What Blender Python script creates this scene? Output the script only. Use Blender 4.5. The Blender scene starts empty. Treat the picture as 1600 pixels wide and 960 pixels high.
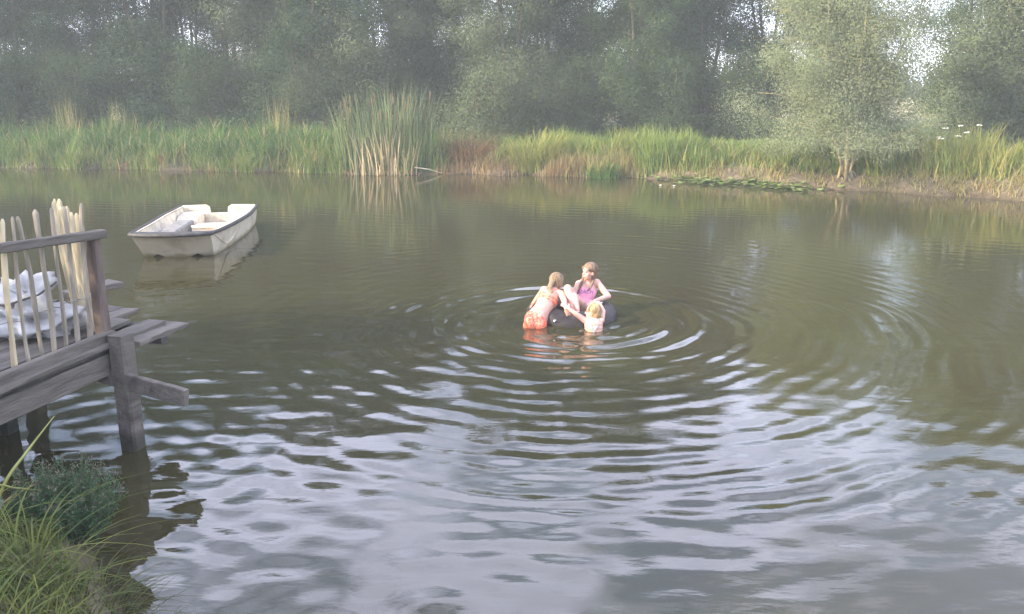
import bpy, bmesh, math, random
import numpy as np
from mathutils import Vector, Matrix, Quaternion

S = bpy.context.scene
COL = S.collection
R = math.radians

# ------------------------------------------------------------------ camera, world, sun, exposure
H = 2.70
FPX = 1331.0
PITCH = math.atan(350.0 / FPX)
cam_d = bpy.data.cameras.new('camera')
cam = bpy.data.objects.new('camera', cam_d)
COL.objects.link(cam)
cam.location = (0, 0, H)
cam.rotation_euler = (math.pi / 2 - PITCH, 0, 0)
cam_d.sensor_width = 36
cam_d.lens = 36 * FPX / 1600
cam_d.clip_start = 0.1
cam_d.clip_end = 5000
S.camera = cam

SUN_EL, SUN_AZ = R(24), math.atan2(-0.90, -0.42)
w = bpy.data.worlds.new('World')
S.world = w
w.use_nodes = True
nt = w.node_tree
for n in list(nt.nodes):
    nt.nodes.remove(n)
def N(nt, t, **kw):
    n = nt.nodes.new(t)
    for k, v in kw.items():
        if k.startswith('_'):
            setattr(n, k[1:], v)
        else:
            n.inputs[k.replace('__', ' ')].default_value = v
    return n
wo = N(nt, 'ShaderNodeOutputWorld')
bg = N(nt, 'ShaderNodeBackground', Strength=0.15)
sky = N(nt, 'ShaderNodeTexSky', _sky_type='NISHITA', _sun_disc=False, _sun_elevation=SUN_EL, _sun_rotation=SUN_AZ % (2 * math.pi))
sky.air_density = 1.0
sky.dust_density = 0.7
tc = N(nt, 'ShaderNodeTexCoord')
mp = N(nt, 'ShaderNodeMapping')
mp.inputs['Scale'].default_value = (1.0, 1.0, 2.6)
nz = N(nt, 'ShaderNodeTexNoise', Scale=4.2, Detail=3.0, Roughness=0.5)
rp = N(nt, 'ShaderNodeValToRGB')
rp.color_ramp.elements[0].position = 0.42
rp.color_ramp.elements[0].color = (.15, .15, .15, 1)
rp.color_ramp.elements[1].position = 0.62
rp.color_ramp.elements[1].color = (0.9, 0.9, 0.9, 1)
mx = N(nt, 'ShaderNodeMix', _data_type='RGBA')
mx.inputs['B'].default_value = (9.8, 10.2, 13.4, 1)
L = nt.links.new
L(tc.outputs['Generated'], mp.inputs['Vector'])
L(mp.outputs[0], nz.inputs['Vector'])
L(nz.outputs['Fac'], rp.inputs[0])
L(rp.outputs[0], mx.inputs['Factor'])
L(sky.outputs[0], mx.inputs['A'])
L(mx.outputs['Result'], bg.inputs['Color'])
L(bg.outputs[0], wo.inputs['Surface'])

sd = bpy.data.lights.new('sun', 'SUN')
sd.energy = 5.0
sd.angle = R(0.55)
sd.color = (1.0, 0.85, 0.62)
sun = bpy.data.objects.new('sun', sd)
COL.objects.link(sun)
sdir = Vector((math.sin(SUN_AZ) * math.cos(SUN_EL), math.cos(SUN_AZ) * math.cos(SUN_EL), math.sin(SUN_EL)))
sun.rotation_euler = sdir.to_track_quat('Z', 'Y').to_euler()
sun.location = sdir * 50

S.view_settings.view_transform = 'Standard'
S.view_settings.look = 'None'
S.view_settings.exposure = 1.62
S.view_settings.gamma = 1.0
S.render.engine = 'CYCLES'
S.cycles.use_denoising = True
S.cycles.volume_bounces = 1
S.cycles.max_bounces = 8
S.cycles.diffuse_bounces = 3
S.cycles.glossy_bounces = 3
S.cycles.transmission_bounces = 3
S.cycles.caustics_reflective = False
S.cycles.caustics_refractive = False

HAZE = 0.0019

# ------------------------------------------------------------------ helpers
rng = np.random.default_rng(7)
CP, SP = math.cos(PITCH), math.sin(PITCH)
def ray(px, py):
    u, v = (px - 800) / FPX, (py - 480) / FPX
    return Vector((u, CP - v * SP, -(SP + v * CP)))
def atz(px, py, z=0.0):          # photo pixel -> point at height z
    d = ray(px, py)
    return Vector((0, 0, H)) + d * ((z - H) / d.z)
def aty(px, py, y):              # photo pixel -> point at distance y
    d = ray(px, py)
    return Vector((0, 0, H)) + d * (y / d.y)

def tag(o, label=None, cat=None, group=None, kind=None):
    if label: o['label'] = label
    if cat: o['category'] = cat
    if group: o['group'] = group
    if kind: o['kind'] = kind
    return o
def empty(name, loc, rz=0.0):
    o = bpy.data.objects.new(name, None)
    COL.objects.link(o)
    o.location = loc
    o.rotation_euler = (0, 0, rz)
    o.empty_display_size = 0.1
    return o
def link(name, me, parent=None, mat=None):
    o = bpy.data.objects.new(name, me)
    COL.objects.link(o)
    if parent is not None:
        o.parent = parent
    if mat is not None:
        me.materials.clear()
        me.materials.append(mat)
    return o
def mesh_np(name, V, F, smooth=False, tint=None):
    """V (n,3); F (m,k) uniform polygons; tint per-vertex (n,3) of the thing's own colour"""
    V = np.asarray(V, dtype=np.float32)
    F = np.asarray(F, dtype=np.int32)
    me = bpy.data.meshes.new(name)
    k = F.shape[1]
    me.vertices.add(len(V))
    me.vertices.foreach_set('co', V.ravel())
    me.loops.add(F.size)
    me.loops.foreach_set('vertex_index', F.ravel())
    me.polygons.add(len(F))
    me.polygons.foreach_set('loop_start', np.arange(0, F.size, k, dtype=np.int32))
    me.polygons.foreach_set('loop_total', np.full(len(F), k, dtype=np.int32))
    if smooth:
        me.polygons.foreach_set('use_smooth', np.ones(len(F), dtype=bool))
    if tint is not None:
        a = me.attributes.new('tint', 'FLOAT_COLOR', 'POINT')
        c = np.ones((len(V), 4), dtype=np.float32)
        c[:, :3] = tint
        a.data.foreach_set('color', c.ravel())
    me.update(calc_edges=True)
    return me
class MB:
    """collects tubes, boxes, sheets; builds ONE mesh"""
    def __init__(s):
        s.v, s.f = [], []
    def add(s, vs, fs):
        b = len(s.v)
        s.v += [tuple(v) for v in vs]
        s.f += [tuple(i + b for i in f) for f in fs]
    def tube(s, pts, rads, n=8, caps=True, flat=1.0, up=None):
        pts = [Vector(p) for p in pts]
        vs, fs = [], []
        prev = None
        for i, p in enumerate(pts):
            t = (pts[min(i + 1, len(pts) - 1)] - pts[max(i - 1, 0)])
            if t.length < 1e-9: t = Vector((0, 0, 1))
            t.normalize()
            if prev is None:
                a = Vector(up) if up else (Vector((1, 0, 0)) if abs(t.x) < .8 else Vector((0, 1, 0)))
            else:
                a = prev
            a = (a - t * a.dot(t)).normalized()
            prev = a
            b = t.cross(a)
            r = rads[i] if hasattr(rads, '__len__') else rads
            for k in range(n):
                th = 2 * math.pi * k / n
                vs.append(p + a * (r * math.cos(th)) + b * (r * flat * math.sin(th)))
        for i in range(len(pts) - 1):
            for k in range(n):
                fs.append((i * n + k, i * n + (k + 1) % n, (i + 1) * n + (k + 1) % n, (i + 1) * n + k))
        if caps:
            fs.append(tuple(range(n))[::-1])
            fs.append(tuple((len(pts) - 1) * n + k for k in range(n)))
        s.add(vs, fs)
    def beam(s, p0, p1, wid, hgt, up=(0, 0, 1), rough=0.0, seg=1, rnd=None):
        """box from p0 to p1, width across, height along up"""
        p0, p1 = Vector(p0), Vector(p1)
        t = (p1 - p0).normalized()
        up = Vector(up)
        side = t.cross(up).normalized()
        up = side.cross(t).normalized()
        vs, fs = [], []
        rr = rnd or random
        c = min(wid, hgt) * 0.12
        prof = [(-wid/2+c, -hgt/2), (wid/2-c, -hgt/2), (wid/2, -hgt/2+c), (wid/2, hgt/2-c), (wid/2-c, hgt/2), (-wid/2+c, hgt/2), (-wid/2, hgt/2-c), (-wid/2, -hgt/2+c)]
        for i in range(seg + 1):
            q = p0.lerp(p1, i / seg)
            for (a, b) in prof:
                vs.append(q + side * (a + rr.uniform(-rough, rough)) + up * (b + rr.uniform(-rough, rough)))
        for i in range(seg):
            for k in range(8):
                fs.append((i*8+k, i*8+(k+1) % 8, (i+1)*8+(k+1) % 8, (i+1)*8+k))
        fs.append(tuple(range(8))[::-1])
        fs.append(tuple(seg*8+k for k in range(8)))
        s.add(vs, fs)
    def ell(s, c, axes, n=12, m=8):
        """ellipsoid: axes = three vectors (half axes)"""
        c = Vector(c)
        vs, fs = [], []
        for j in range(1, m):
            ph = math.pi * j / m
            for k in range(n):
                th = 2 * math.pi * k / n
                vs.append(c + Vector(axes[0]) * (math.sin(ph)*math.cos(th)) + Vector(axes[1]) * (math.sin(ph)*math.sin(th)) + Vector(axes[2]) * math.cos(ph))
        top, bot = len(vs), len(vs) + 1
        vs += [c + Vector(axes[2]), c - Vector(axes[2])]
        for j in range(m - 2):
            for k in range(n):
                fs.append((j*n+k, (j+1)*n+k, (j+1)*n+(k+1) % n, j*n+(k+1) % n))
        for k in range(n):
            fs.append((top, k, (k+1) % n))
            fs.append((bot, (m-2)*n+(k+1) % n, (m-2)*n+k))
        s.add(vs, fs)
    def mesh(s, name, smooth=False):
        me = bpy.data.meshes.new(name)
        me.from_pydata(s.v, [], s.f)
        bm = bmesh.new(); bm.from_mesh(me)
        bmesh.ops.recalc_face_normals(bm, faces=bm.faces)
        bm.to_mesh(me); bm.free()
        if smooth:
            me.polygons.foreach_set('use_smooth', np.ones(len(me.polygons), dtype=bool))
        me.update()
        return me
    def build(s, name, mat, parent=None, smooth=False):
        return link(name, s.mesh(name, smooth), parent, mat)

# ------------------------------------------------------------------ materials
def mat(name, col, col2=None, scale=8.0, rough=0.8, bump=0.0, bscale=None, spec=0.3, stretch=(1, 1, 1), detail=5.0, lo=0.35, hi=0.65, coords='Object', rotz=0.0, wet=None):
    m = bpy.data.materials.new(name)
    m.use_nodes = True
    t = m.node_tree
    b = t.nodes['Principled BSDF']
    b.inputs['Roughness'].default_value = rough
    b.inputs['Specular IOR Level'].default_value = spec
    if col2 is None:
        b.inputs['Base Color'].default_value = (*col, 1)
    tc = N(t, 'ShaderNodeTexCoord')
    mpn = N(t, 'ShaderNodeMapping')
    mpn.inputs['Scale'].default_value = stretch
    if rotz:
        mrz = N(t, 'ShaderNodeMapping'); mrz.inputs['Rotation'].default_value = (0, 0, -rotz)
        t.links.new(tc.outputs[coords], mrz.inputs['Vector']); t.links.new(mrz.outputs[0], mpn.inputs['Vector'])
    else:
        t.links.new(tc.outputs[coords], mpn.inputs['Vector'])
    if col2 is not None:
        n1 = N(t, 'ShaderNodeTexNoise', Scale=scale, Detail=detail, Roughness=0.6)
        t.links.new(mpn.outputs[0], n1.inputs['Vector'])
        r1 = N(t, 'ShaderNodeValToRGB')
        r1.color_ramp.elements[0].position = lo
        r1.color_ramp.elements[1].position = hi
        r1.color_ramp.elements[0].color = (*col, 1)
        r1.color_ramp.elements[1].color = (*col2, 1)
        t.links.new(n1.outputs['Fac'], r1.inputs[0])
        t.links.new(r1.outputs[0], b.inputs['Base Color'])
        if wet:      # damp, algae stained band just above the water: (height, colour multiplier)
            gg = N(t, 'ShaderNodeNewGeometry'); sz = N(t, 'ShaderNodeSeparateXYZ'); t.links.new(gg.outputs['Position'], sz.inputs[0])
            nw = N(t, 'ShaderNodeTexNoise', Scale=9.0, Detail=4.0); t.links.new(gg.outputs['Position'], nw.inputs['Vector'])
            ma = N(t, 'ShaderNodeMath', _operation='MULTIPLY_ADD'); ma.inputs[1].default_value = -wet[0]
            t.links.new(nw.outputs['Fac'], ma.inputs[0]); t.links.new(sz.outputs['Z'], ma.inputs[2])
            mrw = N(t, 'ShaderNodeMapRange'); mrw.inputs['From Min'].default_value = wet[0] * .2; mrw.inputs['From Max'].default_value = -wet[0] * .35
            t.links.new(ma.outputs[0], mrw.inputs['Value'])
            mw_ = N(t, 'ShaderNodeMix', _data_type='RGBA', _blend_type='MULTIPLY'); mw_.inputs['B'].default_value = (*wet[1], 1)
            t.links.new(mrw.outputs[0], mw_.inputs['Factor']); t.links.new(r1.outputs[0], mw_.inputs['A'])
            t.links.new(mw_.outputs['Result'], b.inputs['Base Color'])
    if bump:
        n2 = N(t, 'ShaderNodeTexNoise', Scale=bscale or scale * 3, Detail=6.0, Roughness=0.65)
        t.links.new(mpn.outputs[0], n2.inputs['Vector'])
        bp = N(t, 'ShaderNodeBump', Strength=bump, Distance=0.02)
        t.links.new(n2.outputs['Fac'], bp.inputs['Height'])
        t.links.new(bp.outputs[0], b.inputs['Normal'])
    return m
def leaf_mat(name, tintmul=(1, 1, 1), trans=0.35, rough=0.55):
    m = bpy.data.materials.new(name)
    m.use_nodes = True
    t = m.node_tree
    for n in list(t.nodes): t.nodes.remove(n)
    out = N(t, 'ShaderNodeOutputMaterial')
    at = N(t, 'ShaderNodeAttribute', _attribute_name='tint')
    mul = N(t, 'ShaderNodeMix', _data_type='RGBA', _blend_type='MULTIPLY')
    mul.inputs['Factor'].default_value = 1.0
    mul.inputs['B'].default_value = (*tintmul, 1)
    t.links.new(at.outputs['Color'], mul.inputs['A'])
    p = N(t, 'ShaderNodeBsdfPrincipled', Roughness=rough)
    p.inputs['Specular IOR Level'].default_value = 0.15
    tr = N(t, 'ShaderNodeBsdfTranslucent')
    mxs = N(t, 'ShaderNodeMixShader', Fac=trans)
    t.links.new(mul.outputs['Result'], p.inputs['Base Color'])
    t.links.new(mul.outputs['Result'], tr.inputs['Color'])
    t.links.new(p.outputs[0], mxs.inputs[1])
    t.links.new(tr.outputs[0], mxs.inputs[2])
    t.links.new(mxs.outputs[0], out.inputs['Surface'])
    return m

M = {}
M['leaf'] = leaf_mat('leaf', trans=.25, rough=.85)
M['willow_leaf'] = leaf_mat('willow_leaf', trans=0.42, rough=.85)
M['grass'] = leaf_mat('grass_blade', trans=0.35, rough=0.6)
M['bark'] = mat('bark', (0.05, 0.042, 0.032), (0.11, 0.09, 0.065), 6, 0.9, 0.6, 18, stretch=(1, 1, .25))
M['pale_bark'] = mat('pale_bark', (0.16, 0.13, 0.07), (0.32, 0.26, 0.14), 5, 0.85, 0.5, 18, stretch=(1, 1, .25))
M['wood'] = mat('weathered_wood', (0.055, 0.047, 0.039), (0.155, 0.135, 0.112), 9, 0.85, 0.9, 30, stretch=(.14, 1, 1), detail=8, lo=.3, hi=.7, rotz=1.26, wet=(.34, (.38, .40, .34)))
M['dark_wood'] = mat('dark_wet_wood', (0.035, 0.032, 0.028), (0.10, 0.09, 0.08), 6, 0.8, 0.6, 24, wet=(.34, (.45, .5, .4)))
M['post_wood'] = mat('brown_post_wood', (0.075, 0.052, 0.042), (0.15, 0.115, 0.095), 9, 0.8, 0.6, 30, stretch=(1, 1, .2))
M['stake'] = mat('cleft_chestnut', (0.30, 0.24, 0.15), (0.50, 0.43, 0.28), 14, 0.75, 0.5, 40, stretch=(1, 1, .12))
M['shaded_stake'] = mat('shaded_chestnut', (0.16, 0.14, 0.11), (0.30, 0.26, 0.20), 14, 0.8, 0.5, 40, stretch=(1, 1, .12))  # same chestnut darker and greyer: the near row's shade put into the colour
M['wire'] = mat('fence_wire', (0.22, 0.21, 0.2), (0.12, 0.09, 0.07), 30, 0.5, spec=0.5)
M['bag'] = mat('white_woven_bag', (0.27, 0.265, 0.26), (0.38, 0.37, 0.36), 5, 0.55, 0.25, 140, spec=0.4)
M['hull'] = mat('cream_gelcoat', (0.38, 0.32, 0.225), (0.56, 0.49, 0.37), 3.0, 0.45, 0.12, 30, spec=0.5, lo=0.3, hi=0.55, wet=(.10, (.50, .50, .36)))
M['hull_in'] = mat('cream_inner_shell', (0.38, 0.32, 0.24), (0.58, 0.51, 0.39), 4.5, 0.55, 0.15, 40, spec=0.4, lo=0.35, hi=0.55)
M['rub'] = mat('black_rub_rail', (0.022, 0.021, 0.02), (0.06, 0.056, 0.05), 12, 0.55, 0.3, 40)
M['bench'] = mat('grey_bench', (0.12, 0.115, 0.11), (0.20, 0.195, 0.185), 9, 0.7, 0.3, 40)
M['rubber'] = mat('wet_rubber', (0.014, 0.012, 0.012), (0.05, 0.042, 0.040), 7, 0.6, 0.2, 30, spec=0.25)
M['metal'] = mat('bright_valve_metal', (0.7, 0.7, 0.68), rough=0.25, spec=0.9)
M['soil'] = mat('bank_soil', (0.09, 0.065, 0.04), (0.21, 0.16, 0.10), 3, 0.95, 0.9, 14)

# ------------------------------------------------------------------ terrain
WL = [(-500, 257), (0, 262), (300, 267), (520, 272), (700, 273), (850, 275), (1000, 279), (1100, 286), (1200, 292), (1330, 298), (1450, 305), (1600, 316), (2100, 352)]
WLP = [atz(a, b, 0) for a, b in WL]
WX = np.array([p.x for p in WLP]); WY = np.array([p.y for p in WLP])
# smooth polyline of the far waterline
def far_y(x):
    x = np.asarray(x, dtype=float)
    base = np.interp(x, WX, WY)
    return base + 0.22 * np.sin(x * 1.7 + 1) * np.sin(x * 0.63) + 0.10 * np.sin(x * 4.1)
NB = [(-60, 7.0), (-12, 6.2), (-6.0, 5.35), (-3.6, 4.95), (-2.55, 4.55), (-2.16, 4.1), (-1.95, 3.7), (-1.5, 3.1), (0, 2.5), (10, 2.2), (60, 2.0)]
NBX = np.array([a for a, b in NB]); NBY = np.array([b for a, b in NB])
def near_y(x):
    return np.interp(x, NBX, NBY) + 0.05 * np.sin(np.asarray(x) * 9.0)
def vnoise(x, y, s, seed=0):
    """cheap smooth value noise"""
    x = np.asarray(x, float) * s; y = np.asarray(y, float) * s
    r = np.random.default_rng(seed)
    tab = r.random((64, 64))
    xi = np.floor(x).astype(int); yi = np.floor(y).astype(int)
    fx = x - xi; fy = y - yi
    fx = fx*fx*(3-2*fx); fy = fy*fy*(3-2*fy)
    a = tab[xi % 64, yi % 64]; b = tab[(xi+1) % 64, yi % 64]; c = tab[xi % 64, (yi+1) % 64]; d = tab[(xi+1) % 64, (yi+1) % 64]
    return (a*(1-fx)+b*fx)*(1-fy)+(c*(1-fx)+d*fx)*fy
def sstep(a, b, x):
    t = np.clip((np.asarray(x, float)-a)/(b-a), 0, 1)
    return t*t*(3-2*t)
def ground_z(x, y):
    x = np.asarray(x, float); y = np.asarray(y, float)
    df = y - far_y(x)               # >0 beyond the far waterline
    dn = near_y(x) - y              # >0 on the near bank
    n1 = vnoise(x, y, 1.3, 3) - .5
    n2 = vnoise(x, y, 4.5, 4) - .5
    zf = np.interp(df, [-4, -1.2, 0, 0.15, 0.7, 1.6, 3.0, 400], [-1.3, -.35, 0, .12, .36, .58, .68, .75])
    zn = np.interp(dn, [-4, -1.2, 0, 0.12, 0.6, 1.6, 4, 400], [-1.3, -.4, 0, .12, .34, .62, .95, 1.1])
    z = np.where(df > -4, zf, -1.3)
    z = np.where(dn > -3, np.maximum(zn, z), z)
    bump = np.where((df > 0) | (dn > 0), np.clip(np.maximum(df, dn) * 3, 0, 1), 0.3)
    z = z + bump * (n1 * .12 + n2 * .06)
    return z
def axis(parts):
    out = []
    for a, b, d in parts:
        out += list(np.arange(a, b, d))
    out.append(parts[-1][1])
    return np.array(out)
def grid_mesh(name, xs, ys, zf, smooth=True):
    X, Y = np.meshgrid(xs, ys)
    Z = zf(X, Y)
    V = np.stack([X, Y, Z], -1).reshape(-1, 3)
    nx, ny = len(xs), len(ys)
    i = np.arange((nx - 1) * (ny - 1))
    r, c = i // (nx - 1), i % (nx - 1)
    a = r * nx + c
    F = np.stack([a, a + 1, a + nx + 1, a + nx], -1)
    return mesh_np(name, V, F, smooth)
gx = axis([(-400, -60, 20), (-60, -24, 2), (-24, -4.2, .18), (-4.2, -1.2, .04), (-1.2, 24, .18), (24, 60, 2), (60, 400.1, 20)])
gy = axis([(-60, 1, 4), (1, 3.2, .12), (3.2, 5.4, .04), (5.4, 7, .12), (7, 20, 1), (20, 34, .15), (34, 60, 1.5), (60, 420.1, 15)])
me = grid_mesh('ground', gx, gy, ground_z)
gm = bpy.data.materials.new('ground_soil_and_grass')
gm.use_nodes = True
t = gm.node_tree
b = t.nodes['Principled BSDF']
b.inputs['Roughness'].default_value = 0.95
b.inputs['Specular IOR Level'].default_value = 0.15
geo = N(t, 'ShaderNodeNewGeometry')
sep = N(t, 'ShaderNodeSeparateXYZ')
t.links.new(geo.outputs['Position'], sep.inputs[0])
nA = N(t, 'ShaderNodeTexNoise', Scale=2.2, Detail=7.0, Roughness=.65)
nB = N(t, 'ShaderNodeTexNoise', Scale=9.0, Detail=6.0, Roughness=.7)
t.links.new(geo.outputs['Position'], nA.inputs['Vector'])
t.links.new(geo.outputs['Position'], nB.inputs['Vector'])
soil = N(t, 'ShaderNodeValToRGB')
soil.color_ramp.elements[0].color = (.07, .055, .036, 1); soil.color_ramp.elements[0].position = .35
soil.color_ramp.elements[1].color = (.155, .125, .08, 1); soil.color_ramp.elements[1].position = .68
t.links.new(nB.outputs['Fac'], soil.inputs[0])
gr = N(t, 'ShaderNodeValToRGB')
gr.color_ramp.elements[0].color = (.045, .085, .02, 1); gr.color_ramp.elements[0].position = .35
gr.color_ramp.elements[1].color = (.11, .15, .04, 1); gr.color_ramp.elements[1].position = .65
t.links.new(nA.outputs['Fac'], gr.inputs[0])
ad = N(t, 'ShaderNodeMath', _operation='MULTIPLY_ADD')
ad.inputs[1].default_value = .5
t.links.new(nA.outputs['Fac'], ad.inputs[0]); t.links.new(sep.outputs['Z'], ad.inputs[2])
mr = N(t, 'ShaderNodeMapRange')
mr.inputs['From Min'].default_value = .62; mr.inputs['From Max'].default_value = .82
t.links.new(ad.outputs[0], mr.inputs['Value'])
mrw = N(t, 'ShaderNodeMapRange'); mrw.inputs['From Min'].default_value = .22; mrw.inputs['From Max'].default_value = .42
mrw.inputs['To Min'].default_value = 1; mrw.inputs['To Max'].default_value = 0
t.links.new(ad.outputs[0], mrw.inputs['Value'])
wet_ = N(t, 'ShaderNodeMix', _data_type='RGBA', _blend_type='MULTIPLY'); wet_.inputs['B'].default_value = (.5, .48, .44, 1)     # wet mud at the water's edge
t.links.new(mrw.outputs[0], wet_.inputs['Factor']); t.links.new(soil.outputs[0], wet_.inputs['A'])
m1 = N(t, 'ShaderNodeMix', _data_type='RGBA')
t.links.new(mr.outputs[0], m1.inputs['Factor']); t.links.new(wet_.outputs['Result'], m1.inputs['A']); t.links.new(gr.outputs[0], m1.inputs['B'])
# stubble field beyond the trees: straw colour past y = 46
mr2 = N(t, 'ShaderNodeMapRange')
mr2.inputs['From Min'].default_value = 42; mr2.inputs['From Max'].default_value = 50
t.links.new(sep.outputs['Y'], mr2.inputs['Value'])
m2 = N(t, 'ShaderNodeMix', _data_type='RGBA')
m2.inputs['B'].default_value = (.34, .29, .16, 1)
t.links.new(mr2.outputs[0], m2.inputs['Factor']); t.links.new(m1.outputs['Result'], m2.inputs['A'])
t.links.new(m2.outputs['Result'], b.inputs['Base Color'])
bp = N(t, 'ShaderNodeBump', Strength=.9, Distance=.05)
t.links.new(nB.outputs['Fac'], bp.inputs['Height']); t.links.new(bp.outputs[0], b.inputs['Normal'])
g = link('ground', me, None, gm)
tag(g, kind='structure')

# ------------------------------------------------------------------ water: real rippled sheet
TUBE = atz(893, 493, 0.0)
TC = (TUBE.x, TUBE.y)
def water_z(x, y):
    z = np.zeros_like(x)
    left = 1 - sstep(-1.6, 2.2, x)
    r2 = np.random.default_rng(11)
    # rings spreading from the three bathers and the tube
    for (sx, sy, lam, ph, amp, r0, r1) in [
            (TC[0], TC[1], .23, 0.0, .95, 2.4, 5.4), (TC[0], TC[1], .31, 2.0, .55, 3.6, 6.4), (TC[0]-.35, TC[1]-.45, .27, 1.3, .8, 1.8, 5.2), (TC[0]+.25, TC[1]-.55, .20, 2.1, .6, 1.5, 4.6),
            (TC[0], TC[1], .30, .6, 1.25, .7, 1.7), (TC[0]-.4, TC[1]-.4, .26, .2, .7, .3, 2.6), (TC[0]+.3, TC[1]-.4, .19, 2.5, .55, .3, 1.6)]:
        d = np.hypot(x - sx, y - sy)
        wob = 0.26 * (vnoise(x, y, .5, 21) - .5) + .10 * (vnoise(x, y, 1.5, 22) - .5)
        env = sstep(r0 * .55, r0, d) * (1 - sstep(r1 * .8, r1 * 1.18, d)) / np.sqrt(np.maximum(d, .4))
        env = env * (.15 + 1.5 * vnoise(x, y, .6, int(lam * 1000)) ** 1.3) * (1 - .5 * left * (d > 2.2))
        z += .0050 * amp * lam / .34 * env * np.sin(2 * math.pi * (d + wob) / lam + ph)
    # the two sharp wave crests closest around the bathers
    d = np.hypot(x - TC[0] + .1, y - TC[1] + .1)
    ph_ = 2 * math.pi * (d + .05 * (vnoise(x, y, 1.1, 24) - .5) - 1.18) / .40
    z += .0078 * sstep(.8, 1.15, d) * (1 - sstep(1.55, 2.0, d)) * (.35 + .95 * vnoise(x, y, .9, 25)) * (np.cos(ph_) + .35 * np.cos(2 * ph_))
    # echoes off the jetty and its piles, crossing the rings on the left
    for (sx, sy, lam, ph, amp) in [(-3.1, 6.2, .34, .4, .75), (-4.6, 5.2, .43, 1.9, .8), (-2.4, 3.6, .33, .9, .55)]:
        d = np.hypot(x - sx, y - sy)
        wob = 0.2 * (vnoise(x, y, .7, 31) - .5)
        env = sstep(.2, .8, d) * (1 - sstep(3.0, 6.5, d))
        z += .0022 * amp * env * (.25 + .9 * left) * (.4 + vnoise(x, y, .6, 33)) * np.sin(2 * math.pi * (d + wob) / lam + ph)
    # light swell of many small trains
    near = (1 - sstep(9.5, 16, y))
    for i in range(26):
        lam = r2.uniform(.2, .62)
        a = r2.normal(math.pi / 2 - .1, .38)
        kx, ky = math.cos(a) * 2 * math.pi / lam, math.sin(a) * 2 * math.pi / lam
        wob = 1.2 * (vnoise(x, y, .5, 50 + i) - .5) * 2
        amp = lam * r2.uniform(.5, 1.0) * .0016 * (vnoise(x, y, .35, 90 + i) ** 1.4)
        z += amp * (.10 + near * (.5 + .9 * left) + 1.1 * (1 - sstep(4.5, 8.5, y))) * np.sin(kx * x + ky * y + wob + r2.uniform(0, 6.28))
    # tiny wind riffles across the far half
    for i in range(14):
        lam = r2.uniform(.16, .42)
        a = r2.normal(1.35, .35)
        kx, ky = math.cos(a) * 2 * math.pi / lam, math.sin(a) * 2 * math.pi / lam
        amp = lam * .00085 * (.2 + 1.3 * vnoise(x * .5, y, .3, 130 + i))
        z += amp * sstep(9, 13, y) * np.sin(kx * x + ky * y + 2.0 * vnoise(x, y, .6, 160 + i) + r2.uniform(0, 6.28))
    edge = sstep(24, 60, np.abs(x))
    return .86 * z * (1 - edge)
wx = axis([(-70, -14, 1.5), (-14, -7, .08), (-7, 7.5, .034), (7.5, 14, .08), (14, 70.1, 1.5)])
wy = axis([(0.5, 3.4, .2), (3.4, 9.0, .028), (9.0, 12, .04), (12, 20, .06), (20, 31, .12), (31, 40.1, 1.5)])
me = grid_mesh('water', wx, wy, water_z)
wm = bpy.data.materials.new('murky_pond_water')
wm.use_nodes = True
t = wm.node_tree
b = t.nodes['Principled BSDF']
b.inputs['Roughness'].default_value = 0.025
b.inputs['IOR'].default_value = 1.52
tcw = N(t, 'ShaderNodeNewGeometry')
n1 = N(t, 'ShaderNodeTexNoise', Scale=.35, Detail=4.0)
t.links.new(tcw.outputs['Position'], n1.inputs['Vector'])
r1 = N(t, 'ShaderNodeValToRGB')
r1.color_ramp.elements[0].color = (.028, .024, .011, 1); r1.color_ramp.elements[0].position = .3
r1.color_ramp.elements[1].color = (.033, .032, .013, 1); r1.color_ramp.elements[1].position = .7
t.links.new(n1.outputs['Fac'], r1.inputs[0]); t.links.new(r1.outputs[0], b.inputs['Base Color'])
mpw = N(t, 'ShaderNodeMapping'); mpw.inputs['Scale'].default_value = (1.0, 2.2, 1.0)
t.links.new(tcw.outputs['Position'], mpw.inputs['Vector'])
n2 = N(t, 'ShaderNodeTexNoise', Scale=5.5, Detail=3.0, Roughness=.5)
t.links.new(mpw.outputs[0], n2.inputs['Vector'])
bp = N(t, 'ShaderNodeBump', Strength=.12, Distance=.01)
t.links.new(n2.outputs['Fac'], bp.inputs['Height']); t.links.new(bp.outputs[0], b.inputs['Normal'])
wobj = link('water', me, None, wm)
tag(wobj, kind='structure')

# ------------------------------------------------------------------ foliage builders
def leaf_quads(P, size, aspect, tint, droop=0.3, seed=0, out=None, bias=1.0):
    """P (n,3) leaf centres -> quads, random orientation"""
    r = np.random.default_rng(seed)
    n = len(P)
    d = r.normal(size=(n, 3)); d[:, 2] -= droop * 1.5
    d /= np.linalg.norm(d, axis=1)[:, None]
    q = r.normal(size=(n, 3)); q[:, 2] += .4
    if out is not None:                      # leaves face outwards from their clump
        nn = q * .75 + out * bias * 1.3
        nn /= np.linalg.norm(nn, axis=1)[:, None] + 1e-9
        d = d - nn * np.sum(d * nn, 1)[:, None]
        d /= np.linalg.norm(d, axis=1)[:, None] + 1e-9
        q = nn
    s = np.cross(d, q); s /= np.linalg.norm(s, axis=1)[:, None] + 1e-9
    L = (size * r.uniform(.6, 1.35, n))[:, None]
    Wd = L * aspect
    V = np.empty((n, 4, 3))
    V[:, 0] = P - d * L * .5
    V[:, 1] = P + s * Wd * .5 - d * L * .05
    V[:, 2] = P + d * L * .5
    V[:, 3] = P - s * Wd * .5 - d * L * .05
    F = np.arange(n * 4).reshape(n, 4)
    return V.reshape(-1, 3), F, np.repeat(tint, 4, axis=0)

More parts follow.
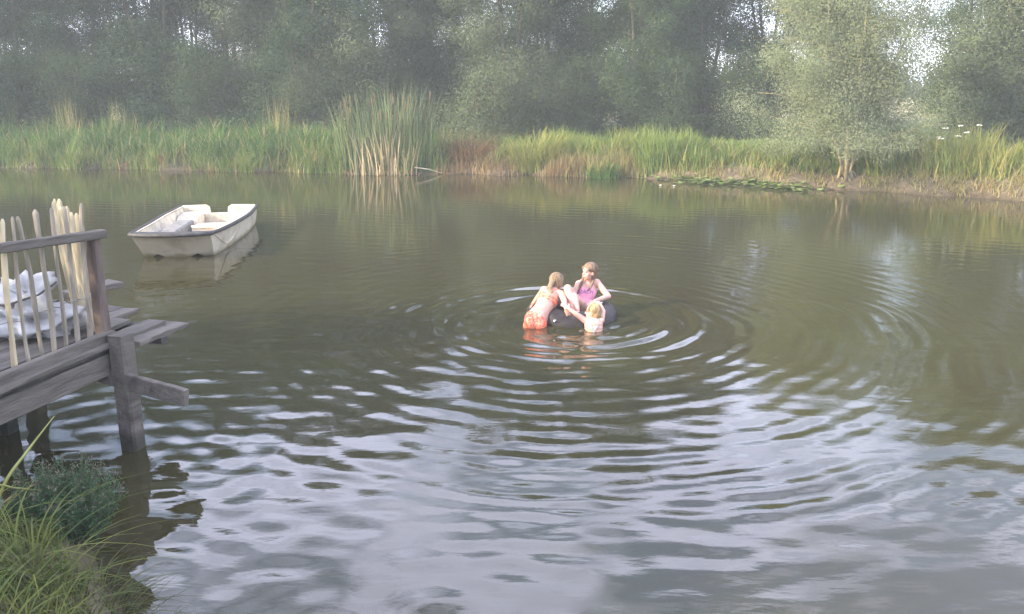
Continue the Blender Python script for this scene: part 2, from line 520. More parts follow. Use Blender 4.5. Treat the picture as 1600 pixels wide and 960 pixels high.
def grow(seed, height, spread, stems, base_r, crown_lo, lean=(0, 0), n_br=9, spread_pow=.8, up=0.35):
    """returns (stem polylines, branch polylines) with radii"""
    r = random.Random(seed)
    st, br = [], []
    for s in range(stems):
        a = 2 * math.pi * (s + r.uniform(-.35, .35)) / stems
        out = spread * (r.uniform(.25, .62) if stems > 1 else .08)
        hh = height * r.uniform(.82, 1.0)
        pts, rad = [], []
        ns = 9
        wx_, wy_ = r.uniform(-.25, .25), r.uniform(-.25, .25)
        for i in range(ns + 1):
            f = i / ns
            o = out * f ** spread_pow
            pts.append(Vector((math.cos(a)*o + lean[0]*f*height + wx_*math.sin(f*5+s), math.sin(a)*o + lean[1]*f*height + wy_*math.sin(f*4+2*s), hh*f)))
            rad.append(base_r * (1 - f) ** .8 * (1.0 if stems == 1 else .7) + .012)
        st.append((pts, rad))
        for k in range(n_br):
            f = crown_lo + (1 - crown_lo) * (k + r.random()) / n_br
            i = min(int(f * ns), ns - 1)
            p = pts[i].lerp(pts[i+1], f*ns - i)
            ba = r.uniform(0, 2*math.pi)
            ln = spread * r.uniform(.45, .95) * (1.05 - .6 * f)
            bp_, brd = [], []
            for j in range(5):
                g = j / 4
                bp_.append(p + Vector((math.cos(ba)*ln*g, math.sin(ba)*ln*g, ln*(up*g - .25*g*g) + r.uniform(-.05, .05)*ln)))
                brd.append(max(.006, rad[i] * .45 * (1 - g)))
            br.append((bp_, brd))
    return st, br

def tree_data(seed, height, spread, stems=4, base_r=.14, crown_lo=.15, n_leaves=22000, leaf=.15, aspect=.38, clump=.34, cols=((.03, .05, .018), (.06, .085, .03)), lean=(0, 0), n_br=10, droop=.3, up=.35, skirt=0.0, spread_pow=.8, zmin=.05):
    st, br = grow(seed, height, spread, stems, base_r, crown_lo, lean, n_br, spread_pow, up)
    r = np.random.default_rng(seed + 500)
    trunk = []
    for p, q in st:
        mb = MB(); mb.tube(p, q, 7); trunk.append(mb.mesh('trunk', True))
    mb = MB()
    for p, q in br: mb.tube(p, q, 5)
    branches = mb.mesh('branch', True)
    # clump centres along the outer part of the branches and the upper stems
    C = []
    for p, q in br:
        for j in (2, 3, 4):
            C.append(np.array(p[j]) + r.normal(size=3) * clump * .7)
    for p, q in st:
        for j in range(int(len(p) * max(crown_lo, .2)), len(p)):
            C.append(np.array(p[j]) + r.normal(size=3) * clump)
        C.append(np.array(p[-1]) + np.array([0, 0, clump]))
    if skirt:
        for k in range(int(len(C) * skirt)):
            a = r.uniform(0, 6.28); o = spread * r.uniform(.3, 1.0)
            C.append(np.array([math.cos(a)*o, math.sin(a)*o, height * r.uniform(.03, .25)]))
    C = np.array(C)
    wgt = r.uniform(.2, 1.0, len(C)) ** 2 + .1; wgt /= wgt.sum()
    idx = r.choice(len(C), n_leaves, p=wgt)
    sig = clump * r.uniform(.6, 1.25, len(C))
    P = C[idx] + r.normal(size=(n_leaves, 3)) * sig[idx][:, None] * np.array([1, 1, .85])
    zmin = zmin * (.55 + .9 * vnoise(P[:, 0] + 9, P[:, 1] + 9, 1.6, seed)) if zmin > .1 else zmin
    P[:, 2] = np.where(P[:, 2] < zmin, zmin + np.abs(P[:, 2] - zmin), P[:, 2])
    if float(np.max(zmin)) > .1:              # the willow keeps its foot and lower limbs open
        kp = ~((np.hypot(P[:, 0], P[:, 1]) < .75) & (P[:, 2] < 1.75) & (r.random(len(P)) < .88))
        P, idx = P[kp], idx[kp]; n_leaves = len(P)
    c0, c1 = np.array(cols[0]), np.array(cols[1])
    f = np.clip(.5 * r.random(len(C))[idx] + .5 * r.random(n_leaves), 0, 1)[:, None]
    tint = c0 * (1 - f) + c1 * f
    od = (P - C[idx]) / (sig[idx][:, None] * 1.4)
    V, F, T = leaf_quads(P, leaf, aspect, tint, droop, seed, od, 2.2)
    crown = mesh_np('crown', V, F, False, T)
    return trunk, branches, crown
def place_tree(name, data, loc, rz=0, sc=1.0, scz=None, bark='bark', leafm='leaf'):
    tr, brn, cr = data
    root = empty(name, loc, rz)
    root.scale = (sc, sc, scz or sc)
    for tm_ in tr: link('trunk', tm_, root, M[bark])
    tag(link('branches', brn, root, M[bark]), kind='stuff'); link('crown', cr, root, M[leafm])
    return root

def gz(x, y): return float(ground_z(np.array([x]), np.array([y]))[0])
def blades(base, height, lean, width, tint, seed, segs=4, curl=1.0, dirs=None):
    """base (n,3), height(n), lean(n): tip offset fraction, tapered curved strips"""
    r = np.random.default_rng(seed)
    n = len(base)
    a = r.uniform(0, 2*math.pi, n) if dirs is None else dirs
    D = np.stack([np.cos(a), np.sin(a), np.zeros(n)], 1)
    tw = a + math.pi/2 + r.normal(0, .5, n)
    Sd = np.stack([np.cos(tw), np.sin(tw), np.zeros(n)], 1)
    V = np.empty((n, segs + 1, 2, 3))
    for i in range(segs + 1):
        f = i / segs
        up = height * (f - .5 * np.clip(lean, 0, 2) * curl * f ** 2.5 * .8)
        c = base + D * (height * lean * f ** 1.8)[:, None]
        c = c.copy(); c[:, 2] += up
        wd = (width * (1 - f) ** .7 * .5 + .0008)[:, None]
        V[:, i, 0] = c - Sd * wd
        V[:, i, 1] = c + Sd * wd
    k = np.arange(n)[:, None] * (segs + 1) * 2
    Fs = []
    for i in range(segs):
        Fs.append(np.concatenate([k + 2*i, k + 2*i + 1, k + 2*i + 3, k + 2*i + 2], 1))
    F = np.stack(Fs, 1).reshape(-1, 4)
    T = np.repeat(tint, (segs + 1) * 2, axis=0)
    return V.reshape(-1, 3), F, T
def mixc(a, b, f): return np.array(a) * (1 - f[:, None]) + np.array(b) * f[:, None]

# ------------------------------------------------------------------ far trees
DARK = ((.022, .042, .020), (.046, .074, .034))
MID = ((.03, .052, .024), (.07, .10, .045))
PALE = ((.055, .075, .035), (.11, .135, .07))
tA = tree_data(1, 11.5, 3.0, 5, .09, .06, 150000, .088, .42, .42, DARK, n_br=15, skirt=.12)
tB = tree_data(2, 12.0, 2.7, 4, .09, .06, 150000, .088, .38, .42, MID, n_br=16, skirt=.12)
tC = tree_data(3, 10.8, 3.1, 6, .09, .06, 150000, .088, .42, .43, DARK, n_br=13, skirt=.12)
tD = tree_data(4, 11.0, 2.7, 5, .09, .05, 150000, .088, .38, .42, PALE, n_br=15, skirt=.14)
FT = [ # px, distance, data, scale, z-scale, rot, label
    (-150, 35.0, tA, 1.1, 1.05, .4, 'dark bushy tree at the far left edge, half cut off by the frame'),
    (20, 33.5, tC, 1.12, 1.10, 1.2, 'broad dark tree in deep shade above the leftmost green reeds'),
    (150, 36.0, tB, 1.1, 1.02, 2.2, 'slim mid green tree second from left with bright sky chinks at its top'),
    (255, 33.8, tA, 1.05, 1.06, 3.1, 'dark tree straight behind the moored boat'),
    (385, 35.0, tD, 1.05, 1.0, .9, 'paler grey green tree behind the right end of the boat'),
    (480, 33.2, tC, .98, 1.05, 4.4, 'dark tree left of the tall cattails'),
    (590, 34.5, tD, 1.08, 1.08, 5.2, 'grey green sunlit tree directly behind the cattails'),
    (700, 36.5, tB, 1.0, .95, 1.8, 'thin tree right of the cattails with sky showing through its crown'),
    (790, 33.0, tD, .95, .98, 2.9, 'light leafy tree straight behind the yellow sedge tuft'),
    (890, 36.0, tA, 1.0, 1.0, .2, 'dark tree above the girls, behind the grassy bank'),
    (985, 33.2, tB, 1.06, 1.04, 3.7, 'tree with several slim upright stems showing below its crown'),
    (1090, 35.0, tC, 1.0, 1.0, 5.9, 'dark tree just left of the pale waterside willow'),
    (1200, 37.5, tA, 1.0, .92, 2.5, 'dark tree hidden behind the left half of the pale willow'),
    (1518, 31.5, tB, .95, .88, .7, 'dark blue green tree right of the gap with the field'),
    (1600, 28.0, tD, 1.12, .88, 4.0, 'tall grey green tree at the far right edge'),
    (90, 40.5, tD, 1.0, 1.02, .3, 'grey green tree showing between the two dark trees at the left'),
    (300, 40.5, tB, 1.05, 1.0, 4.7, 'mid green tree in the second row above the boat'),
    (440, 41.0, tA, 1.0, 1.0, 1.3, 'dark tree in the second row, between the boat and the cattails'),
    (655, 41.5, tC, 1.0, .95, 2.6, 'dark tree in the second row just right of the cattails'),
    (845, 41.0, tB, 1.0, .96, 3.9, 'slim tree in the second row above the girl in orange'),
    (1040, 41.0, tA, 1.0, 1.0, 5.1, 'dark tree in the second row left of the willow'),
    (1300, 42.0, tB, 1.0, .9, .6, 'tree in the second row straight behind the willow'),
    (1800, 29.0, tC, 1.1, .95, 2.0, 'dark tree beyond the right edge of the bank'),
]
for px, Y, dat, sc, scz, rz, lab in FT:
    X = (px - 800) / FPX * (Y * CP + (H - .7) * SP)
    o = place_tree('alder_tree', dat, (X, Y, gz(X, Y) - .05), rz, sc, scz)
    tag(o, lab, 'tree', 'trees in a row along the far bank')

# shrubs below the tree row
sA = tree_data(31, 3.1, 1.5, 6, .03, .1, 22000, .075, .4, .26, MID, n_br=7, skirt=.3)
sB = tree_data(32, 2.5, 1.6, 6, .03, .1, 22000, .07, .4, .26, PALE, n_br=7, skirt=.3)
for px, Y, dat, sc, rz, lab in [
        (-40, 31.5, sA, 1.1, 0, 'dark shrub at the foot of the leftmost trees'),
        (120, 32.0, sA, 1.0, 1, 'dark shrub under the trees left of the boat'),
        (330, 32.2, sA, 1.0, 2, 'low dark shrub under the trees behind the boat'),
        (480, 31.6, sB, .9, 3, 'pale shrub just left of the cattails'),
        (765, 30.6, sB, 1.15, 4, 'grey green leafy shrub right of the cattails, under the trees'),
        (880, 32.0, sA, .85, 5, 'dark shrub behind the yellow sedge tuft'),
        (1040, 32.0, sA, 1.0, .5, 'dark shrub under the trees left of the willow'),
        (1160, 32.5, sA, 1.0, 1.5, 'dark shrub behind the left skirt of the willow'),
        (1500, 30.0, sA, .62, 2.5, 'dark low shrub below the gap with the field'),
        (1575, 27.4, sB, 1.2, 3.5, 'grey green shrub below the tall tree at right')]:
    X = (px - 800) / FPX * (Y * CP + (H - .7) * SP)
    o = place_tree('shrub', dat, (X, Y, gz(X, Y) - .05), rz, sc)
    tag(o, lab, 'shrub', 'shrubs at the foot of the far trees')

# trees on the left bank outside the picture: they shade the far left bank and the jetty
for (x, y, dat, sc, rz, lab) in [(-41, 22, tA, 1.0, 1, 'dark tree on the left bank, outside the picture'), (-39, 28, tB, 1.05, 2, 'mid green tree on the left bank, outside the picture')]:
    o = place_tree('alder_tree', dat, (x, y, .6), rz, sc)
    tag(o, lab, 'tree', 'trees in a row along the far bank')

# bushy willows on the near bank outside the picture: the jetty and near bank lie in their shade
for (x, y, dat, sc, rz, lab) in [(-10.5, 4.7, sA, 1.5, 1, 'bushy shrub on the near bank left of the jetty, outside the picture'), (-10.8, 2.8, sB, 1.75, 2, 'grey green shrub on the near bank, outside the picture'),
                                 (-10.2, .8, sA, 1.6, 3, 'second shrub on the near bank, outside the picture'), (-10.0, -1.5, sB, 1.7, 4, 'third shrub on the near bank, outside the picture')]:
    o = place_tree('shrub', dat, (x, y, gz(x, y) - .05), rz, sc)
    tag(o, lab, 'shrub', 'shrubs on the near bank outside the picture')

# the pale willow at the waterline
wp = atz(1325, 296, 0)
WILL = ((.15, .18, .09), (.25, .28, .17))
wd = tree_data(77, 6.0, 2.6, 6, .05, .16, 240000, .052, .34, .36, WILL, n_br=19, droop=.35, up=.5, skirt=.08, spread_pow=1.15, zmin=.95)
wil = place_tree('willow_tree', wd, (wp.x, wp.y + .25, .12), .6, 1.0, 1.0, 'pale_bark', 'willow_leaf')
tag(wil, 'pale silvery willow leaning over the waterline, sunlit, in front of the dark trees', 'tree')
mb = MB()
rr = random.Random(5)
for k in range(9):
    a = rr.uniform(-2.6, -.5)
    p0 = Vector((rr.uniform(-.1, .1), rr.uniform(-.1, .05), rr.uniform(.1, .35)))
    pts = [p0, p0 + Vector((math.cos(a)*.12, math.sin(a)*.12, -.05)), p0 + Vector((math.cos(a)*.2, math.sin(a)*.22, -.25)), p0 + Vector((math.cos(a)*.22 + rr.uniform(-.1, .1), math.sin(a)*.32, -.5))]
    mb.tube(pts, [.035, .03, .022, .012], 6)
mb.build('root', M['pale_bark'], wil, True)

# far hedge across the field
r = np.random.default_rng(200)
n = 16000
hx = r.uniform(-110, 130, n); hyy = 125 + r.normal(0, 1.5, n)
hz = .8 + np.abs(r.normal(0, 1, n)) * (1.1 + 1.6 * vnoise(hx, hyy, .12, 9))
V, F, T = leaf_quads(np.stack([hx, hyy, hz], 1), np.full(n, .75), .6, mixc((.05, .07, .03), (.09, .11, .05), r.random(n)), .1, 201)
o = link('far_hedge', mesh_np('far_hedge', V, F, False, T), None, M['leaf'])
tag(o, 'hazy low hedge across the straw coloured field', 'hedge', kind='stuff')

# ------------------------------------------------------------------ bank grass and reeds
G_GREEN = (.095, .17, .04); G_DEEP = (.06, .125, .035); G_LIME = (.18, .22, .06); G_STRAW = (.32, .25, .12); G_RUST = (.17, .095, .05); G_YEL = (.26, .24, .06)
def shore(px):
    y = np.interp(px, [a for a, b in WL], [b for a, b in WL])
    u = (px - 800) / FPX; v = (y - 480) / FPX
    tt = H / (SP + v * CP)
    X = u * tt
    return X, far_y(X)
def bank_strip(seed, n, p0, p1, d0, d1, h0, h1, cols, width=.02, lean=(.15, .5), clump=True):
    r = np.random.default_rng(seed)
    if clump:
        nc = max(4, n // 40)
        cpx = r.uniform(p0, p1, nc); cd = r.uniform(d0, d1, nc); ch = r.uniform(.6, 1.25, nc)
        i = r.integers(0, nc, n)
        px = cpx[i] + r.normal(0, 9, n); d = cd[i] + r.normal(0, .16, n); hm = ch[i]
        cf = r.random(nc)[i]
    else:
        px = r.uniform(p0, p1, n); d = r.uniform(d0, d1, n); hm = np.ones(n); cf = r.random(n)
    px = np.clip(px, p0 - 8, p1 + 8)
    d = np.maximum(d, d0 - .05)
    X, Y0 = shore(px)
    Y = Y0 + d
    Z = ground_z(X, Y) - .02
    base = np.stack([X, Y, Z], 1)
    h = r.uniform(h0, h1, n) * hm
    c = mixc(cols[0], cols[1], np.clip(.6 * cf + .4 * r.random(n), 0, 1))
    if len(cols) > 2:
        k = r.random(n) < .12
        c[k] = np.array(cols[2])
    return blades(base, h, r.uniform(lean[0], lean[1], n), np.full(n, width) * r.uniform(.6, 1.3, n), c, seed + 1)
parts = [
    # left: dense green reed grass
    bank_strip(300, 9000, -120, 520, .35, 2.6, .6, 1.1, (G_DEEP, G_GREEN, G_STRAW), .034, (.15, .8)),
    bank_strip(301, 2600, -120, 540, .02, .5, .35, 1.0, (G_GREEN, G_LIME, G_STRAW), .022, (.2, .8)),
    bank_strip(314, 1500, -120, 700, -.05, .35, .3, .8, (G_GREEN, G_LIME, G_STRAW), .026, (.2, .9)),
    bank_strip(302, 700, 120, 560, .0, .5, .2, .6, (G_RUST, G_STRAW), .02, (.5, 1.2)),
    bank_strip(303, 400, -120, 520, 1.5, 3.2, 1.4, 1.9, (G_GREEN, G_STRAW), .014, (.05, .3)),
    # around the cattails
    bank_strip(304, 1700, 490, 700, .1, 2.0, .5, 1.0, (G_GREEN, G_LIME, G_STRAW), .03, (.15, .6)),
    # middle: browned low growth, then light green grass with dry bases
    bank_strip(305, 1500, 680, 800, .2, 2.4, .35, .85, (G_RUST, G_GREEN, G_STRAW), .024, (.3, .9)),
    bank_strip(306, 700, 690, 900, .0, .4, .25, .6, (G_RUST, G_STRAW), .018, (.2, .6)),
    bank_strip(307, 4200, 850, 1110, .5, 2.8, .4, .92, (G_GREEN, (.22, .24, .06), G_YEL), .034, (.15, .8)),
    bank_strip(308, 1300, 850, 1010, .0, .6, .3, .8, (G_STRAW, G_LIME, G_RUST), .02, (.15, .6)),
    # right: sunlit grass above a strip of bare soil
    bank_strip(309, 3800, 1080, 1340, .75, 3.2, .25, .65, (G_GREEN, (.20, .22, .06), G_STRAW), .024, (.2, .8)),
    bank_strip(310, 6500, 1330, 1720, .75, 3.0, .3, .8, (G_GREEN, (.22, .24, .06), G_YEL), .032, (.15, .8)),
    bank_strip(311, 2600, 1000, 1720, .05, .9, .12, .45, (G_STRAW, G_LIME, G_RUST), .02, (.3, 1.1)),
    bank_strip(312, 1600, 1380, 1720, 1.0, 2.6, .8, 1.25, (G_LIME, G_YEL, G_STRAW), .02, (.1, .5)),
    bank_strip(313, 9000, -120, 1720, 2.4, 6.5, .15, .4, (G_DEEP, G_GREEN), .03, (.2, .8)),
]
off = 0; VV, FF, TT = [], [], []
for V, F, T in parts:
    VV.append(V); FF.append(F + off); TT.append(T); off += len(V)
o = link('bank_grass', mesh_np('bank_grass', np.concatenate(VV), np.concatenate(FF), False, np.concatenate(TT)), None, M['grass'])
tag(o, 'green reeds and grasses growing thickly along the whole far bank', 'grass', kind='stuff')

# tall cattail clump
def clump_blades(cx, cy, rx, ry, n, h0, h1, cols, width, lean, seed, z=None, segs=5, curl=1.0):
    r = np.random.default_rng(seed)
    a = r.uniform(0, 6.283, n); q = np.sqrt(r.random(n))
    X = np.cos(a)*q*rx; Y = np.sin(a)*q*ry
    Z = (ground_z(X + cx, Y + cy) if z is None else np.full(n, z)) - .03
    base = np.stack([X, Y, Z], 1)
    dirs = np.arctan2(Y/ry, X/rx) + r.normal(0, .7, n)
    h = r.uniform(h0, h1, n) * (1 - .25 * q ** 2)
    c = mixc(cols[0], cols[1], r.random(n))
    return blades(base, h, r.uniform(lean[0], lean[1], n), np.full(n, width) * r.uniform(.7, 1.3, n), c, seed + 3, segs, curl, dirs)
def join3(lst):
    off = 0; a, b_, c = [], [], []
    for V, F, T in lst:
        a.append(V); b_.append(F + off); c.append(T); off += len(V)
    return np.concatenate(a), np.concatenate(b_), np.concatenate(c)
X, Y = shore(np.array([603.0])); cx, cy = float(X[0]), float(Y[0]) + .35
ct = empty('cattail_clump', (cx, cy, 0))
tag(ct, 'tall cattail clump with dry straw coloured lower stems, highest plants on the far bank', 'cattails')
V, F, T = clump_blades(cx, cy, 1.6, .42, 470, 1.6, 3.0, ((.09, .13, .055), (.18, .22, .10)), .034, (.03, .30), 400, curl=.6)
tag(link('leaf_blades', mesh_np('leaf_blade', V, F, False, T), ct, M['grass']), kind='stuff')
V, F, T = join3([clump_blades(cx, cy - .3, 1.0, .34, 85, .6, 1.9, ((.34, .26, .17), (.54, .44, .29)), .036, (.02, .35), 401, 0.0, curl=.9),
                 clump_blades(cx + .1, cy - .45, .55, .16, 40, .9, 1.7, ((.38, .28, .18), (.62, .52, .30)), .042, (.02, .25), 402, 0.0, curl=.9),
                 clump_blades(cx - .5, cy - .35, 1.1, .25, 60, .7, 1.7, ((.09, .14, .05), (.16, .21, .08)), .032, (.03, .4), 404, 0.0, curl=.9),
                 clump_blades(cx, cy - .4, 1.3, .3, 40, .15, .5, ((.36, .25, .14), (.5, .38, .2)), .03, (.5, 1.6), 403, 0.0, curl=1.2)])
V = V + np.array([-.02, -.38, 0.0])
tag(link('dry_stems', mesh_np('dry_stem', V, F, False, T), ct, M['grass']), kind='stuff')
mb = MB(); rr = random.Random(6)
for k in range(26):
    x, y, h = rr.uniform(-1.3, 1.3), rr.uniform(-.4, .4), rr.uniform(1.7, 2.5)
    dx = rr.uniform(-.2, .2)
    mb.tube([(x, y, 0), (x + dx*.5, y, h*.6), (x + dx, y, h)], .007, 4)
    mb.tube([(x + dx, y, h - .22), (x + dx, y, h - .2), (x + dx, y, h - .03), (x + dx, y, h)], [.008, .016, .016, .006], 6)
mb.build('seed_head', mat('cattail_brown', (.10, .06, .03), (.16, .10, .06), 20, .9), ct)

def tuft(name, px, dd, rx, ry, n, h0, h1, cols, width, lean, seed, label, cat, z=None):
    X, Y = shore(np.array([float(px)]))
    cx, cy = float(X[0]), float(Y[0]) + dd
    root = empty(name, (cx, cy, 0))
    V, F, T = clump_blades(cx, cy, rx, ry, n, h0, h1, cols, width, lean, seed, z)
    tag(link('leaf_blades', mesh_np('leaf_blade', V, F, False, T), root, M['grass']), kind='stuff')
    return tag(root, label, cat)
tuft('sedge_tussock', 838, .45, .8, .4, 420, .9, 1.45, (G_YEL, G_LIME), .03, (.25, .8), 410, 'yellow green arching sedge tuft leaning to the water, right of the cattails', 'sedge')
tuft('dry_grass_tuft', 890, .12, .95, .14, 330, .35, .7, (G_STRAW, G_RUST), .018, (.02, .25), 411, 'upright strip of dry brown stalks at the waterline right of the yellow sedge', 'dry grass')
tuft('rusty_weed', 735, .55, .7, .35, 330, .5, .95, (G_RUST, (.24, .13, .06)), .035, (.2, .6), 412, 'rusty brown weed patch right of the cattails', 'weed')
tuft('green_grass_tuft', 940, .1, .45, .25, 240, .35, .6, ((.06, .16, .03), (.11, .2, .05)), .028, (.2, .7), 413, 'small bright green grass tuft at the waterline, above the girl in pink', 'grass tuft')
tuft('reed_tuft', 1050, .9, .9, .5, 380, .9, 1.35, (G_GREEN, G_LIME), .028, (.1, .4), 414, 'tall light green reed tuft on the bank left of the willow', 'reeds')
# white flowered umbel plant, right
X, Y = shore(np.array([1545.0])); cx, cy = float(X[0]), float(Y[0]) + 1.5
um = empty('white_flowered_weed', (cx, cy, 0)); tag(um, 'tall leafy weed with flat white flower heads on the right bank', 'weed')
V, F, T = clump_blades(cx, cy, .75, .5, 420, .7, 1.25, (G_LIME, (.16, .21, .07)), .035, (.15, .6), 420)
tag(link('leaf_blades', mesh_np('leaf_blade', V, F, False, T), um, M['grass']), kind='stuff')
mb = MB(); ms = MB(); rr = random.Random(8); g0 = gz(cx, cy)
for k in range(7):
    x, y, h = rr.uniform(-.75, .75), rr.uniform(-.3, .3), g0 + rr.uniform(.7, 1.08)
    ms.tube([(x*.7, y, g0), (x, y, h)], .008, 4)
    for q in range(9):
        a = rr.uniform(0, 6.28); o_ = .065 * math.sqrt(rr.random())
        mb.ell((x + math.cos(a)*o_, y + math.sin(a)*o_, h + rr.uniform(0, .02)), ((.022, 0, 0), (0, .022, 0), (0, 0, .012)), 6, 4)
ms.build('stem', mat('weed_stem', (.12, .16, .06), rough=.8), um)
tag(mb.build('flower_heads', mat('white_petals', (.75, .75, .68), rough=.8), um), kind='stuff')

# water lily patch at the foot of the right bank
r = np.random.default_rng(430)
n = 760
px = np.concatenate([r.normal(1105, 38, n//2), r.normal(1205, 32, n//2)])
X, Y0 = shore(px); Y = Y0 - np.abs(r.normal(0, .3, n)) + .22
P = np.stack([X, Y, r.uniform(.012, .20, n) * r.random(n)], 1)
Vs, Fs = [], []
for i in range(n):
    rad = r.uniform(.05, .10); k = 7
    ti, ta = r.uniform(0, .35), r.uniform(0, 6.28)
    q = Matrix.Rotation(ti, 3, Vector((math.cos(ta), math.sin(ta), 0)))
    for j in range(k + 1):
        th = 6.283 * (j / (k + 1)) + ta
        rr_ = rad * (.35 if j == 0 else 1)
        Vs.append(Vector(P[i]) + q @ Vector((math.cos(th)*rr_, math.sin(th)*rr_*.85, 0)))
    Fs.append([i*(k+1)+j for j in range(k+1)])
o = link('water_lily_patch', mesh_np('water_lily_patch', np.array(Vs), np.array(Fs), False, np.repeat(mixc((.12, .19, .05), (.22, .28, .09), r.random(n)), 8, axis=0)), None, M['grass'])
tag(o, 'patch of floating water lily leaves at the foot of the right bank left of the willow', 'water lilies', kind='stuff')
pm = mat('lily_petal', (.8, .8, .76), rough=.6)
for k, (px_, py_, lab) in enumerate([(1032, 291, 'left white water lily flower of two by the bank'), (1053, 292, 'right white water lily flower of two by the bank')]):
    p = atz(px_, py_, 0.0)
    mb = MB()
    for j in range(9):
        a = 6.283*j/9
        c = Vector((math.cos(a)*.045, math.sin(a)*.045, .05))
        mb.ell(c, (Vector((math.cos(a)*.035, math.sin(a)*.035, .03)), Vector((-math.sin(a)*.018, math.cos(a)*.018, 0)), Vector((-math.cos(a)*.006, -math.sin(a)*.006, .008))), 6, 4)
    o = mb.build('water_lily_flower', pm); o.location = p; o.scale = (.45, .45, .45)
    tag(o, lab, 'flower', 'white water lily flowers')

# driftwood stick at the foot of the cattails
p0, p1 = atz(648, 262, .25), atz(692, 271, .03)
mb = MB(); mb.tube([p0, p0.lerp(p1, .5) + Vector((0, 0, .03)), p1], [.018, .022, .012], 6)
o = mb.build('fallen_stem', M['stake']); tag(o, 'pale fallen stem lying on the waterline right of the cattails', 'stick')

# ------------------------------------------------------------------ jetty
ZD = .88
Cn = atz(166, 524, ZD)                               # corner of the deck at the fence post
Ln = atz(0, 590, ZD)                                 # same edge where it leaves the frame
dE = (Ln - Cn); dE.z = 0; dE.normalize()             # along the near edge, towards the camera
nE = Vector((-dE.y, dE.x, 0))                        # outward, over the open water
if nE.x < 0: nE = -nE
jet = empty('jetty', (Cn.x, Cn.y, 0)); tag(jet, 'weathered grey wooden jetty on piles at the left, with ragged plank ends', 'jetty')
def J(a, b, z): # a along the edge towards the camera, b outwards, jetty-local
    return dE * a + nE * b + Vector((0, 0, z))
rj = random.Random(12)
# deck planks run along the edge; ragged far ends
ends = [.55, .50, .82, .86, .80, .9, .85, .9, .8]
for k in range(9):
    b0 = -.085 - k * .175 + (.12 if k == 0 else 0.0)
    mb = MB()
    mb.beam(J(-ends[k], b0 - rj.uniform(0, .012), ZD - .045 + rj.uniform(-.008, .006)), J(3.2, b0, ZD - .045 + rj.uniform(-.006, .006)), .163, .038, rough=.004, seg=14, rnd=rj)
    mb.build('plank', M['wood'], jet)
# outer low planks which stick out beyond the corner
for (a0, a1, bb, z, wd_) in [(-.64, -.04, .12, ZD - .075, .27)]:
    mb = MB(); mb.beam(J(a0, bb, z), J(a1, bb, z + .01), wd_, .035, rough=.006, seg=8, rnd=rj); mb.build('plank', M['wood'], jet)
# edge board with dark gap, then the side beam
mb = MB(); mb.beam(J(-.02, .035, ZD + .0), J(3.2, .035, ZD + .0), .07, .075, rough=.004, seg=16, rnd=rj); mb.build('kerb_board', M['wood'], jet)
mb = MB(); mb.beam(J(-.04, .01, ZD - .085), J(3.2, .01, ZD - .085), .06, .06, rough=.003, seg=12, rnd=rj); mb.build('packer', M['dark_wood'], jet)
mb = MB(); mb.beam(J(-.02, .03, ZD - .20), J(3.2, .03, ZD - .20), .075, .165, rough=.004, seg=12, rnd=rj); mb.build('side_beam', M['wood'], jet)
mb = MB(); mb.beam(J(-.9, -.9, ZD - .13), J(3.2, -.9, ZD - .13), .08, .14, rough=.003, seg=6, rnd=rj); mb.build('joist', M['dark_wood'], jet)
for a in (-.7, .35, 1.5):
    mb = MB(); mb.beam(J(a, -.04, ZD - .2), J(a, -1.55, ZD - .2), .08, .16, rough=.003, seg=6, rnd=rj); mb.build('joist', M['dark_wood'], jet)
# piles
def pile(a, b, top, wid, m, bot=-1.2, tilt=(0, 0)):
    mb = MB(); mb.beam(J(a + tilt[0], b + tilt[1], bot), J(a, b, top), wid, wid, up=tuple(nE), rough=.004, seg=8, rnd=rj)
    return mb.build('pile', m, jet)
pile(.03, .15, ZD + .03, .14, M['wood'])
pile(-.20, -.06, ZD - .12, .10, M['dark_wood'])
pile(.02, -1.05, ZD - .3, .15, M['dark_wood'])
pile(-.75, -1.5, ZD - .2, .14, M['dark_wood'])
pile(1.6, .02, ZD - .1, .15, M['dark_wood'])
# brace plank standing on edge, sticking out over the water
mb = MB(); mb.beam(J(.06, -.1, .605), J(.10, .71, .485), .05, .13, rough=.003, seg=8, rnd=rj); mb.build('brace_plank', M['wood'], jet)
# second deck level behind the enclosure
mb = MB(); mb.beam(J(-1.38, -1.02, ZD + .03), J(-.9, -1.14, ZD + .02), .2, .05, rough=.005, seg=5, rnd=rj); mb.build('step_board', M['wood'], jet)

# ------------------------------------------------------------------ paling fence on the jetty
fen = empty('paling_fence', (Cn.x, Cn.y, ZD)); tag(fen, 'cleft chestnut paling fence with grey handrail and brown corner post on the jetty', 'fence')
def stake(pb, pt, r0, m, seed):
    rs = random.Random(seed)
    pts, rd = [], []
    for i in range(9):
        f = i / 8
        p = Vector(pb).lerp(Vector(pt), f)
        wob = .012 * math.sin(f * rs.uniform(4, 7) + seed)
        pts.append(p + nE * wob * .6 + dE * (.006 * math.sin(f * 5 + 2 * seed)))
        rd.append(r0 * (1 + .14 * math.sin(f * 9 + seed) - .12 * f))
    d = (pts[-1] - pts[-2]).normalized()
    pts.append(pts[-1] + d * r0 * 1.2); rd.append(r0 * .35)
    mb = MB(); mb.tube(pts, rd, 6, True, .72)
    return mb.build('stake', m, fen)
base = Vector((Cn.x, Cn.y, 0))
def loc(p): return p - Vector((Cn.x, Cn.y, ZD))
